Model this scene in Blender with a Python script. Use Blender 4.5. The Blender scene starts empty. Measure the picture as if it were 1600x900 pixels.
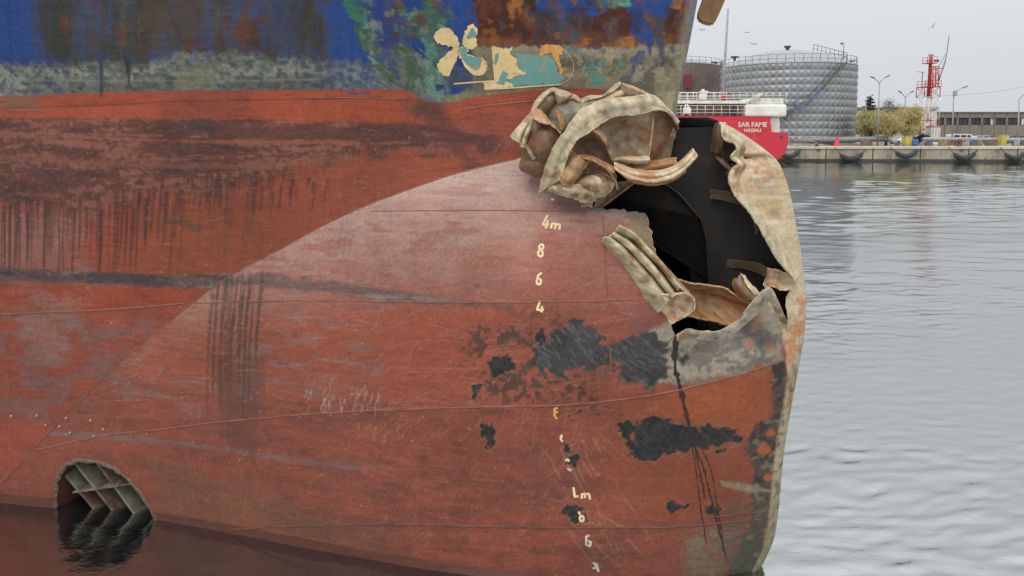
import bpy, bmesh, math, random
import numpy as np
from mathutils import Vector, Matrix, geometry

# ------------------------------------------------------------------ camera
scene = bpy.context.scene
COL = scene.collection
FPX, YP, PITCH, HCAM = 1200.0, 298.0, math.radians(4.0), 3.15   # focal length and principal row in photo pixels
cam_data = bpy.data.cameras.new("camera")
cam_data.sensor_width = 36.0
cam_data.lens = 36.0 * FPX / 1600.0
cam_data.shift_y = -(450.0 - YP) / 1600.0
cam_data.clip_start = 0.05
cam_data.clip_end = 6000.0
cam = bpy.data.objects.new("camera", cam_data)
cam.location = (0, 0, HCAM)
cam.rotation_euler = (math.pi / 2 - PITCH, 0, 0)
COL.objects.link(cam)
scene.camera = cam

# ------------------------------------------------------------------ world: overcast sky
SUN_ELEV, SUN_AZ = math.radians(60), math.radians(205)   # soft sun behind the photographer, a little to the left
world = bpy.data.worlds.new("World")
scene.world = world
world.use_nodes = True
wn, wl = world.node_tree.nodes, world.node_tree.links
bg = wn["Background"]
sky = wn.new("ShaderNodeTexSky")
sky.sky_type = 'NISHITA'
sky.sun_disc = False
sky.sun_elevation = SUN_ELEV
sky.sun_rotation = SUN_AZ
sky.air_density = 1.0
sky.dust_density = 4.0
mul = wn.new("ShaderNodeVectorMath"); mul.operation = 'SCALE'; mul.inputs[3].default_value = 0.10
wl.new(sky.outputs[0], mul.inputs[0])
hs = wn.new("ShaderNodeHueSaturation"); hs.inputs['Saturation'].default_value = 0.25
wl.new(mul.outputs[0], hs.inputs['Color'])
tc = wn.new("ShaderNodeTexCoord")
sep = wn.new("ShaderNodeSeparateXYZ"); wl.new(tc.outputs['Generated'], sep.inputs[0])
ramp = wn.new("ShaderNodeValToRGB")            # cloud deck, brighter overhead as every overcast sky is
ramp.color_ramp.interpolation = 'EASE'
ramp.color_ramp.elements[0].position = 0.0; ramp.color_ramp.elements[0].color = (0.71, 0.735, 0.77, 1)
ramp.color_ramp.elements[1].position = 1.0; ramp.color_ramp.elements[1].color = (1.75, 1.78, 1.82, 1)
wl.new(sep.outputs[2], ramp.inputs[0])
cn = wn.new("ShaderNodeTexNoise"); cn.inputs['Scale'].default_value = 2.2; cn.inputs['Detail'].default_value = 3
wl.new(tc.outputs['Generated'], cn.inputs[0])
cr = wn.new("ShaderNodeMapRange"); cr.inputs[3].default_value = 0.94; cr.inputs[4].default_value = 1.06
wl.new(cn.outputs[0], cr.inputs[0])
deck = wn.new("ShaderNodeVectorMath"); deck.operation = 'SCALE'
wl.new(ramp.outputs[0], deck.inputs[0]); wl.new(cr.outputs[0], deck.inputs[3])
mix = wn.new("ShaderNodeMix"); mix.data_type = 'RGBA'; mix.inputs[0].default_value = 0.9
wl.new(hs.outputs[0], mix.inputs[6]); wl.new(deck.outputs[0], mix.inputs[7])
wl.new(mix.outputs[2], bg.inputs[0])
bg.inputs[1].default_value = 1.0
sun_data = bpy.data.lights.new("sun", 'SUN')
sun_data.energy = 1.5
sun_data.angle = math.radians(30)
sun_data.color = (1.0, 0.95, 0.87)
sun = bpy.data.objects.new("sun", sun_data)
sd = Vector((math.sin(SUN_AZ) * math.cos(SUN_ELEV), math.cos(SUN_AZ) * math.cos(SUN_ELEV), math.sin(SUN_ELEV)))
sun.rotation_euler = sd.to_track_quat('Z', 'Y').to_euler()
sun.location = (-10, -20, 30)
COL.objects.link(sun)
scene.view_settings.view_transform = 'Standard'
scene.view_settings.look = 'None'
scene.view_settings.exposure = 0.0
scene.view_settings.gamma = 1.0

# ------------------------------------------------------------------ helpers
def tag(o, label=None, category=None, group=None, kind=None):
    if label: o["label"] = label
    if category: o["category"] = category
    if group: o["group"] = group
    if kind: o["kind"] = kind
    return o

def empty(name, loc=(0, 0, 0), parent=None):
    o = bpy.data.objects.new(name, None)
    o.location = loc
    o.empty_display_size = 0.1
    COL.objects.link(o)
    if parent: o.parent = parent
    return o

def link(name, me, mat=None, parent=None, world_verts=True):
    """a mesh given in world coordinates becomes an object; a parented one keeps its place"""
    o = bpy.data.objects.new(name, me)
    COL.objects.link(o)
    if mat is not None and not me.materials: me.materials.append(mat)
    if parent is not None:
        o.parent = parent
        if world_verts:
            m = Matrix.Identity(4); p = parent; off = Vector((0, 0, 0))
            while p is not None:
                off += p.location; p = p.parent
            o.location = -off
    return o

def grid_mesh(name, V, smooth=True, wrap=False):
    """V: (n,m,3) array -> quad mesh"""
    n, m, _ = V.shape
    idx = np.arange(n * m).reshape(n, m)
    a, b, c, d = idx[:-1, :-1], idx[1:, :-1], idx[1:, 1:], idx[:-1, 1:]
    F = np.stack([a, b, c, d], -1).reshape(-1, 4)
    return raw_mesh(name, V.reshape(-1, 3), F, smooth)

def raw_mesh(name, V, F, smooth=True):
    me = bpy.data.meshes.new(name)
    V = np.asarray(V, dtype=np.float32); F = np.asarray(F, dtype=np.int32)
    k = F.shape[1]
    me.vertices.add(len(V)); me.vertices.foreach_set("co", V.ravel())
    me.loops.add(F.size); me.loops.foreach_set("vertex_index", F.ravel())
    me.polygons.add(len(F))
    me.polygons.foreach_set("loop_start", np.arange(0, F.size, k, dtype=np.int32))
    if smooth: me.polygons.foreach_set("use_smooth", np.ones(len(F), dtype=bool))
    me.update(calc_edges=True)
    me.validate()
    return me

class MB:
    """collects boxes, bars and tubes into one mesh"""
    def __init__(s): s.bm = bmesh.new()
    def box(s, c, size, rot=None, bevel=0.0):
        m = Matrix.Translation(Vector(c)) @ (rot.to_4x4() if rot is not None else Matrix.Identity(4)) @ Matrix.Diagonal((size[0], size[1], size[2], 1))
        r = bmesh.ops.create_cube(s.bm, size=1.0, matrix=m)
        if bevel > 0:
            es = list({e for v in r['verts'] for e in v.link_edges})
            bmesh.ops.bevel(s.bm, geom=es, offset=bevel, segments=2, affect='EDGES', profile=0.5)
        return s
    def tube(s, pts, r, seg=8, cap=True):
        pts = [Vector(p) for p in pts]
        rs = r if isinstance(r, (list, tuple)) else [r] * len(pts)
        rings = []
        up = Vector((0, 0, 1))
        for i, p in enumerate(pts):
            t = (pts[min(i + 1, len(pts) - 1)] - pts[max(i - 1, 0)])
            t.normalize()
            a = t.cross(up)
            if a.length < 1e-3: a = t.cross(Vector((1, 0, 0)))
            a.normalize(); b = t.cross(a)
            rings.append([s.bm.verts.new(p + (a * math.cos(2 * math.pi * k / seg) + b * math.sin(2 * math.pi * k / seg)) * rs[i]) for k in range(seg)])
        for i in range(len(rings) - 1):
            for k in range(seg):
                f = s.bm.faces.new((rings[i][k], rings[i][(k + 1) % seg], rings[i + 1][(k + 1) % seg], rings[i + 1][k])); f.smooth = True
        if cap:
            for rg in (rings[0], rings[-1]):
                try: s.bm.faces.new(rg)
                except ValueError: pass
        return s
    def prism(s, poly, direction):
        """polygon of 3D points extruded along a vector"""
        d = Vector(direction)
        a = [s.bm.verts.new(Vector(p)) for p in poly]; b = [s.bm.verts.new(Vector(p) + d) for p in poly]
        s.bm.faces.new(a); s.bm.faces.new(b[::-1])
        for i in range(len(a)):
            j = (i + 1) % len(a); s.bm.faces.new((a[i], b[i], b[j], a[j]))
        return s
    def lathe(s, c, prof, seg=32):
        rings = []
        for r, z in prof:
            rings.append([s.bm.verts.new((c[0] + r * math.cos(2 * math.pi * k / seg), c[1] + r * math.sin(2 * math.pi * k / seg), c[2] + z)) for k in range(seg)])
        for i in range(len(rings) - 1):
            for k in range(seg):
                f = s.bm.faces.new((rings[i][k], rings[i][(k + 1) % seg], rings[i + 1][(k + 1) % seg], rings[i + 1][k])); f.smooth = True
        return s
    def build(s, name, mat, parent=None):
        bmesh.ops.recalc_face_normals(s.bm, faces=s.bm.faces)
        me = bpy.data.meshes.new(name); s.bm.to_mesh(me); s.bm.free()
        return link(name, me, mat, parent)

# photograph pixel -> ray -> place.  Used only to measure where things stand.
CP, SP = math.cos(PITCH), math.sin(PITCH)
def ray(px, py):
    px = np.asarray(px, float); py = np.asarray(py, float)
    xc = (px - 800.0) / FPX; yc = -(py - YP) / FPX
    return np.stack([xc, CP + SP * yc, -SP + CP * yc], -1)
def at(px, py, depth):
    """world point on the pixel's ray at distance `depth` in front of the quay (world y)"""
    d = ray(px, py); t = np.asarray(depth, float) / d[..., 1]
    return d * t[..., None] + np.array([0, 0, HCAM])
def atv(px, py, depth): return Vector(at(px, py, depth))

# value noise -----------------------------------------------------------------
_rng = np.random.RandomState(7)
_LAT = _rng.rand(512, 512).astype(np.float32)
def vnoise(x, y, seed=0):
    x = np.asarray(x, np.float32) + seed * 37.31; y = np.asarray(y, np.float32) + seed * 91.77
    xi = np.floor(x).astype(np.int64); yi = np.floor(y).astype(np.int64)
    fx = x - xi; fy = y - yi
    fx = fx * fx * (3 - 2 * fx); fy = fy * fy * (3 - 2 * fy)
    a = _LAT[xi & 511, yi & 511]; b = _LAT[(xi + 1) & 511, yi & 511]
    c = _LAT[xi & 511, (yi + 1) & 511]; d = _LAT[(xi + 1) & 511, (yi + 1) & 511]
    return (a + (b - a) * fx) * (1 - fy) + (c + (d - c) * fx) * fy
def fbm(x, y, octv=5, seed=0, gain=0.5):
    s = 0; amp = 1; tot = 0; fx = 1.0
    for o in range(octv):
        s = s + amp * vnoise(np.asarray(x) * fx, np.asarray(y) * fx, seed + o * 3); tot += amp; amp *= gain; fx *= 2.03
    return s / tot
def sstep(a, b, x):
    t = np.clip((x - a) / (b - a), 0, 1); return t * t * (3 - 2 * t)
def s2l(c):
    c = np.asarray(c, float) / 255.0
    return np.where(c <= 0.04045, c / 12.92, ((c + 0.055) / 1.055) ** 2.4)
def pchip(xs, ys):
    xs = np.asarray(xs, float); ys = np.asarray(ys, float)
    h = np.diff(xs); dl = np.diff(ys) / h
    m = np.zeros_like(ys)
    for i in range(1, len(xs) - 1):
        if dl[i - 1] * dl[i] > 0:
            w1 = 2 * h[i] + h[i - 1]; w2 = h[i] + 2 * h[i - 1]
            m[i] = (w1 + w2) / (w1 / dl[i - 1] + w2 / dl[i])
    m[0], m[-1] = dl[0], dl[-1]
    def f(x):
        x = np.asarray(x, float); xc = np.clip(x, xs[0], xs[-1])
        i = np.clip(np.searchsorted(xs, xc) - 1, 0, len(h) - 1)
        t = (xc - xs[i]) / h[i]
        r = ((1 + 2 * t) * (1 - t) ** 2) * ys[i] + t * (1 - t) ** 2 * h[i] * m[i] + t * t * (3 - 2 * t) * ys[i + 1] + t * t * (t - 1) * h[i] * m[i + 1]
        return r + np.where(x > xs[-1], (x - xs[-1]) * m[-1], 0) + np.where(x < xs[0], (x - xs[0]) * m[0], 0)
    return f

# node-material helper -------------------------------------------------------------
def material(name, color=(0.5, 0.5, 0.5), color2=None, scale=5.0, detail=6.0, rough=0.6, metal=0.0, bump=0.0, bump_scale=None,
             contrast=(0.35, 0.65), color3=None, scale3=2.0, thr3=(0.55, 0.7), stretch=(1, 1, 1), spec=0.5):
    m = bpy.data.materials.new(name); m.use_nodes = True
    n, l = m.node_tree.nodes, m.node_tree.links
    p = n["Principled BSDF"]
    p.inputs['Roughness'].default_value = rough; p.inputs['Metallic'].default_value = metal
    p.inputs['Specular IOR Level'].default_value = spec
    p.inputs['Base Color'].default_value = (*color, 1)
    t = n.new("ShaderNodeTexCoord"); mp = n.new("ShaderNodeMapping"); mp.inputs['Scale'].default_value = stretch
    l.new(t.outputs['Object'], mp.inputs[0])
    last = None
    if color2 is not None:
        nz = n.new("ShaderNodeTexNoise"); nz.inputs['Scale'].default_value = scale; nz.inputs['Detail'].default_value = detail
        nz.inputs['Roughness'].default_value = 0.62
        l.new(mp.outputs[0], nz.inputs[0])
        mr = n.new("ShaderNodeMapRange"); mr.inputs[1].default_value = contrast[0]; mr.inputs[2].default_value = contrast[1]
        l.new(nz.outputs[0], mr.inputs[0])
        mx = n.new("ShaderNodeMix"); mx.data_type = 'RGBA'
        mx.inputs[6].default_value = (*color, 1); mx.inputs[7].default_value = (*color2, 1)
        l.new(mr.outputs[0], mx.inputs[0]); last = mx.outputs[2]
    if color3 is not None:
        nz3 = n.new("ShaderNodeTexNoise"); nz3.inputs['Scale'].default_value = scale3; nz3.inputs['Detail'].default_value = 8; nz3.inputs['Roughness'].default_value = 0.65
        l.new(mp.outputs[0], nz3.inputs[0])
        mr3 = n.new("ShaderNodeMapRange"); mr3.inputs[1].default_value = thr3[0]; mr3.inputs[2].default_value = thr3[1]
        l.new(nz3.outputs[0], mr3.inputs[0])
        mx3 = n.new("ShaderNodeMix"); mx3.data_type = 'RGBA'
        if last is not None: l.new(last, mx3.inputs[6])
        else: mx3.inputs[6].default_value = (*color, 1)
        mx3.inputs[7].default_value = (*color3, 1)
        l.new(mr3.outputs[0], mx3.inputs[0]); last = mx3.outputs[2]
    if last is not None: l.new(last, p.inputs['Base Color'])
    if bump > 0:
        nb = n.new("ShaderNodeTexNoise"); nb.inputs['Scale'].default_value = bump_scale or scale * 4; nb.inputs['Detail'].default_value = 6
        l.new(mp.outputs[0], nb.inputs[0])
        bp = n.new("ShaderNodeBump"); bp.inputs['Strength'].default_value = bump; bp.inputs['Distance'].default_value = 0.01
        l.new(nb.outputs[0], bp.inputs['Height']); l.new(bp.outputs[0], p.inputs['Normal'])
    return m
def C(r, g, b): return tuple(float(v) for v in s2l((r, g, b)))

# ================================================================== the damaged ship: shape
# Ship frame: s = metres aft of the bulb's tip along the centreline, n = metres to starboard, z = height above water.
TIP = np.array([2.14, 5.60]); HEAD = math.radians(22)
AFT = np.array([-math.cos(HEAD), math.sin(HEAD)]); STB = np.array([-math.sin(HEAD), -math.cos(HEAD)])
def ship(s, n, z):
    s = np.asarray(s, float); n = np.asarray(n, float); z = np.asarray(z, float)
    s, n, z = np.broadcast_arrays(s, n, z)
    return np.stack([TIP[0] + s * AFT[0] + n * STB[0], TIP[1] + s * AFT[1] + n * STB[1], z], -1)
def to_ship(P):
    P = np.asarray(P, float); q = P[..., :2] - TIP
    return q @ AFT, q @ STB, P[..., 2]
def on_centre(px, py):
    d = ray(px, py); o = np.array([0, 0, HCAM]) 
    t = ((TIP - o[:2]) @ STB) / (d[..., :2] @ STB)
    P = o + d * t[..., None]; s, n, z = to_ship(P); return s, z

_fx = np.array([1120, 1165, 1220, 1243, 1256, 1260, 1257, 1245, 1226, 1212, 1182]); _fy = np.array([188, 212, 260, 345, 430, 480, 520, 590, 700, 830, 900])
_fs, _fz = on_centre(_fx, _fy)
o_ = np.argsort(_fz)
_fz = np.concatenate([[-1.6], _fz[o_], [3.36]]); _fs = np.concatenate([[1.1], _fs[o_], [_fs[0] + 0.30]])
s_front = pchip(_fz, _fs)
B_tab = pchip([0, .012, .04, .09, .15, .4, .8, 1.2, 1.6, 2.2, 3.2, 4.8, 6.3, 8, 11], [0, .055, .095, .125, .165, .36, .58, .75, .88, 1.0, 1.1, 1.22, 1.5, 1.85, 2.3])
ZC, HT, HB = 1.0, 2.3, 2.6
def sect(z):
    u = np.abs((z - ZC)) / np.where(z > ZC, HT, HB); u = np.clip(u, 0, 1)
    p = np.where(z > ZC, 2.2, 3.0)
    return np.maximum(1 - u ** p, 0) ** (1 / p)
def dent(s, z):
    """buckled plating round the breach, metres of half-breadth"""
    r = np.zeros(np.broadcast(s, z).shape)
    for (cs, cz, ws, wz, h) in DENTS:
        r = r + h * np.exp(-((s - cs) / ws) ** 2 - ((z - cz) / wz) ** 2)
    return r
DENTS = []
def b_bulb(s, z):
    D = s - s_front(z)
    return B_tab(np.maximum(D, 0)) * sect(z) + np.where(D > 0.02, dent(s, z), 0) + np.where(D < 0, D, 0)
f_wl = pchip([0, .01, .04, .1, .3, 1, 2, 3.5, 5, 7, 10], [0, .03, .05, .075, .16, .44, .82, 1.36, 1.85, 2.35, 2.9])
_sx = np.array([1097, 1090, 1075, 1058, 1056]); _sy = np.array([-40, 0, 80, 165, 195])
_ss, _sz = on_centre(_sx, _sy)
s_stem = pchip(np.concatenate([_sz[::-1], [_sz[0] + 1]]), np.concatenate([_ss[::-1], [_ss[0] - 0.18]]))

def cast(px, py, fn, t0=3.0, t1=10.0):
    """first point where the pixel's ray meets the surface n = fn(s, z)"""
    px = np.atleast_1d(np.asarray(px, float)); py = np.atleast_1d(np.asarray(py, float))
    d = ray(px, py); o = np.array([0, 0, HCAM])
    ts = np.linspace(t0, t1, 260)
    P = o + d[:, None, :] * ts[None, :, None]
    s, n, z = to_ship(P); g = n - fn(s, z)
    neg = g < 0; i = np.argmax(neg, 1); i = np.where(neg.any(1), i, len(ts) - 1); i = np.maximum(i, 1)
    lo, hi = ts[i - 1], ts[i]
    for _ in range(30):
        m = 0.5 * (lo + hi); s, n, z = to_ship(o + d * m[:, None]); g = n - fn(s, z)
        lo = np.where(g > 0, m, lo); hi = np.where(g > 0, hi, m)
    return to_ship(o + d * hi[:, None])

# the crease where the bulb leaves the hull
_cx = np.array([-300, -150, -60, 0, 60, 110, 160, 200, 250, 300, 350, 400, 450, 500, 550, 600, 650, 700, 760, 810, 860, 920, 980])
_cy = np.array([1100, 930, 825, 755, 692, 640, 592, 555, 514, 474, 437, 409, 383, 355, 331, 310, 292, 275, 259, 247, 237, 226, 216])
_cs, _cn, _cz = cast(_cx, _cy, b_bulb)
o_ = np.argsort(_cs)
z_cr = pchip(_cs[o_], _cz[o_]); n_cr = pchip(_cs[o_], _cn[o_])
S_CR0 = float(_cs[o_][0])
Z35 = 3.5
def b_hull(s, z):
    zc = z_cr(np.maximum(s, S_CR0)); bc = np.minimum(n_cr(np.maximum(s, S_CR0)), f_wl(np.maximum(s - s_stem(Z35), 0)) + 0.25)
    top = f_wl(np.maximum(s - s_stem(np.maximum(z, 3.3)), 0))
    w = np.clip((z - zc) / np.maximum(Z35 - zc, 0.15), -0.1, 1.0)
    w = np.where(w > 0, 0.55 * w + 0.45 * w * w * (3 - 2 * w), w * 0.6)
    r = bc + (top - bc) * w
    r = np.where(z > Z35, top + np.clip(z - Z35, 0, None) * 0.22 * sstep(0.1, 2.2, s - s_stem(z)), r)
    ss = s - s_stem(np.maximum(z, 3.3))
    return np.where(ss < 0.02, np.minimum(r, f_wl(np.maximum(ss, 0)) + np.minimum(ss, 0)), r)
def b_all(s, z):
    return np.maximum(b_bulb(s, np.minimum(z, 3.29)) * np.where(z < 3.29, 1, 0) - np.where(z < 3.29, 0, 1), b_hull(s, z) - np.where(z < z_cr(np.maximum(s, S_CR0)) - 0.02, 0.5, 0))
def chart(pts, fn=None):
    """photo landmarks -> (s, z) on the ship's side"""
    pts = np.asarray(pts, float); s, n, z = cast(pts[:, 0], pts[:, 1], fn or b_all)
    return np.stack([s, z], -1)

# ================================================================== paint, rust and wear of the plating (fixed to the ship's s,z)
def sd_poly(P, poly):
    """signed distance (inside > 0) and nearest boundary point"""
    P = np.asarray(P, float); best = np.full(len(P), 1e9); near = P.copy(); inside = np.zeros(len(P), bool)
    n = len(poly)
    for i in range(n):
        a = poly[i]; b = poly[(i + 1) % n]; e = b - a; L = max(e @ e, 1e-12)
        t = np.clip(((P - a) @ e) / L, 0, 1); q = a + t[:, None] * e
        d = np.hypot(P[:, 0] - q[:, 0], P[:, 1] - q[:, 1])
        m = d < best; best[m] = d[m]; near[m] = q[m]
        if abs(b[1] - a[1]) > 1e-12:
            c = ((a[1] > P[:, 1]) != (b[1] > P[:, 1])) & (P[:, 0] < (b[0] - a[0]) * (P[:, 1] - a[1]) / (b[1] - a[1]) + a[0])
            inside ^= c
    return np.where(inside, best, -best), near

class Paint:
    def __init__(self, S, Z, base, sh=0.0):
        self.S, self.Z = S.astype(np.float32), Z.astype(np.float32)
        self.P = np.stack([S, Z], -1)
        self.c = np.tile(s2l(base).astype(np.float32), (len(S), 1))
        self.r = np.full(len(S), 0.55, np.float32)
        self.nf = fbm(S * 9, Z * 9, 5, 1) - .5            # ragged edges
        self.ng = fbm(S * 34, Z * 34, 4, 2) - .5
        self.nh = fbm(S * 3.0, Z * 16, 5, 3) - .5           # along the strakes
        self.sh = sh                                          # runs follow the flare of the side
        self.nv = fbm((S + sh * Z) * 26, Z * 2.2, 5, 4) - .5           # running down
        self.ns = fbm((S + sh * Z) * 5.5, Z * .9, 4, 6) - .5
        self.nl = fbm(S * 1.3, Z * 1.3, 4, 5) - .5
    def mixc(self, m, col, rough=None):
        m = np.clip(m, 0, 1)[:, None].astype(np.float32)
        self.c = self.c * (1 - m) + s2l(col).astype(np.float32) * m
        if rough is not None: self.r = self.r * (1 - m[:, 0]) + rough * m[:, 0]
    def grain(self, k=1.0):
        S, Z = self.S, self.Z
        f = fbm(S * 75, Z * 75, 3, 71) - .5; v = fbm(S * 90, Z * 7, 4, 72) - .5; h = fbm(S * 7, Z * 80, 4, 73) - .5; b = fbm(S * 2.2, Z * 2.2, 4, 74) - .5
        wv = fbm(S * 1.1, Z * 1.1, 2, 75)
        g = 1 + k * (.5 * f + .3 * v * sstep(.5, .8, wv) + .5 * h * sstep(.65, .35, wv) + .45 * b)
        self.c *= np.clip(g, .35, 1.7)[:, None]
        pit = sstep(.2, .3, fbm(S * 40, Z * 40, 4, 76) - .5); self.c *= (1 - .22 * k * pit)[:, None]
        self.r = np.clip(self.r + .25 * f + .2 * b, .2, .9)
    def blob(self, px, soft=0.02, rag=0.05, fine=0.02, fn=None, drip=0.0):
        poly = chart(px, fn)
        pad = soft + rag + fine + 0.05
        lo = poly.min(0) - pad; hi = poly.max(0) + pad
        k = (self.S > lo[0]) & (self.S < hi[0]) & (self.Z > lo[1]) & (self.Z < hi[1])
        out = np.zeros(len(self.S), np.float32)
        if k.any():
            sd, _ = sd_poly(self.P[k], poly)
            sd = sd + rag * 2 * self.nf[k] + fine * 2 * self.ng[k] + drip * 2 * self.nv[k]
            out[k] = sstep(-soft, soft, sd)
        return out
    def above(self, px, soft=0.01, rag=0.0, fine=0.004, drip=0.0, fn=None):
        """1 above the line through the landmarks"""
        p = chart(px, fn); o = np.argsort(p[:, 0]); zl = pchip(p[o, 0], p[o, 1])(self.S)
        return sstep(-soft, soft, self.Z - zl + rag * 2 * self.nf + fine * 2 * self.ng + drip * 2 * self.nv)
    def along(self, px, width, soft=0.01, rag=0.01, fine=0.01, fn=None):
        p = chart(px, fn); best = np.full(len(self.S), 9.0)
        lo = p.min(0) - 0.3; hi = p.max(0) + 0.3
        k = (self.S > lo[0]) & (self.S < hi[0]) & (self.Z > lo[1]) & (self.Z < hi[1])
        out = np.zeros(len(self.S), np.float32)
        if not k.any(): return out
        Q = self.P[k]; bb = np.full(len(Q), 9.0); ww = np.zeros(len(Q))
        w = np.broadcast_to(np.asarray(width, float), (len(p),))
        for i in range(len(p) - 1):
            a, b = p[i], p[i + 1]; e = b - a; L = max(e @ e, 1e-12)
            t = np.clip(((Q - a) @ e) / L, 0, 1); q = a + t[:, None] * e
            d = np.hypot(Q[:, 0] - q[:, 0], Q[:, 1] - q[:, 1]) - (w[i] + (w[i + 1] - w[i]) * t)
            bb = np.minimum(bb, d)
        out[k] = sstep(-soft, soft, -bb + rag * 2 * self.nf[k] + fine * 2 * self.ng[k]); return out
    def flakes(self, px, col, freq, thr, seed, fn=None, k=1.0, rough=.55, st=1.0):
        m = self.blob(px, .03, .06, .03, fn=fn); n = fbm(self.S * freq, self.Z * freq * st, 5, seed) - .5
        self.mixc(m * sstep(thr, thr + .03, n) * k, col, rough)
        self.mixc(m * sstep(thr - .025, thr, n) * sstep(thr + .02, thr, n) * k * .6, tuple(v * .55 for v in col))      # lifted rim of the flake
    def drips(self, px0, px1, top_j, lengths, n, width, seed, fn=None, lean=0.0):
        """n thin runs starting along the line px0-px1, `lengths` metres long"""
        r = np.random.RandomState(seed); out = np.zeros(len(self.S), np.float32)
        a, b = chart([px0, px1], fn)
        for i in range(n):
            t = r.rand(); p = a + (b - a) * t; z0 = p[1] + r.uniform(-top_j, top_j); L = r.uniform(*lengths); w = width * r.uniform(0.5, 1.6)
            k = (np.abs(self.S - p[0]) < 0.08 + abs(self.sh) * L) & (self.Z < z0 + .05) & (self.Z > z0 - L - .05)
            if not k.any(): continue
            u = (z0 - self.Z[k]) / L
            x = self.S[k] - p[0] - 0.012 * (vnoise(self.Z[k] * 5, self.Z[k] * 0 + i, seed) - .5) + (lean - self.sh) * (z0 - self.Z[k])
            ww = w * (1 - 0.6 * np.clip(u, 0, 1))
            m = sstep(1.0, 0.3, np.abs(x) / ww) * sstep(-0.02, 0.08, u) * sstep(1.02, 0.75, u)
            out[k] = np.maximum(out[k], m * r.uniform(0.4, 1.0))
        return out
    def scratch(self, region, n, length, ang, width, seed, fn=None):
        """short straight scores inside a pixel box"""
        r = np.random.RandomState(seed); out = np.zeros(len(self.S), np.float32)
        x0, y0, x1, y1 = region
        pts = chart(np.stack([r.uniform(x0, x1, n), r.uniform(y0, y1, n)], -1), fn)
        for p in pts:
            L = r.uniform(*length); a = math.radians(r.normal(ang, 12)); d = np.array([-math.cos(a), math.sin(a)])
            k = (np.abs(self.S - p[0]) < L) & (np.abs(self.Z - p[1]) < L)
            if not k.any(): continue
            q = self.P[k] - p; u = q @ d; v = np.abs(q @ np.array([-d[1], d[0]]))
            m = sstep(width, width * 0.3, v) * sstep(L / 2, L / 2 * .7, np.abs(u)) * r.uniform(.3, .9)
            out[k] = np.maximum(out[k], m)
        return out

RED, REDD, MAROON, ORANGE = (164, 88, 66), (138, 74, 58), (104, 66, 60), (186, 88, 58)
CHALK_SHEEN, SAND, IRON, CHAR = (206, 172, 158), (222, 203, 170), (92, 90, 88), (52, 52, 55)
RUST, RUSTD, RUSTO = (142, 82, 48), (92, 52, 36), (178, 104, 56)

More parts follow.
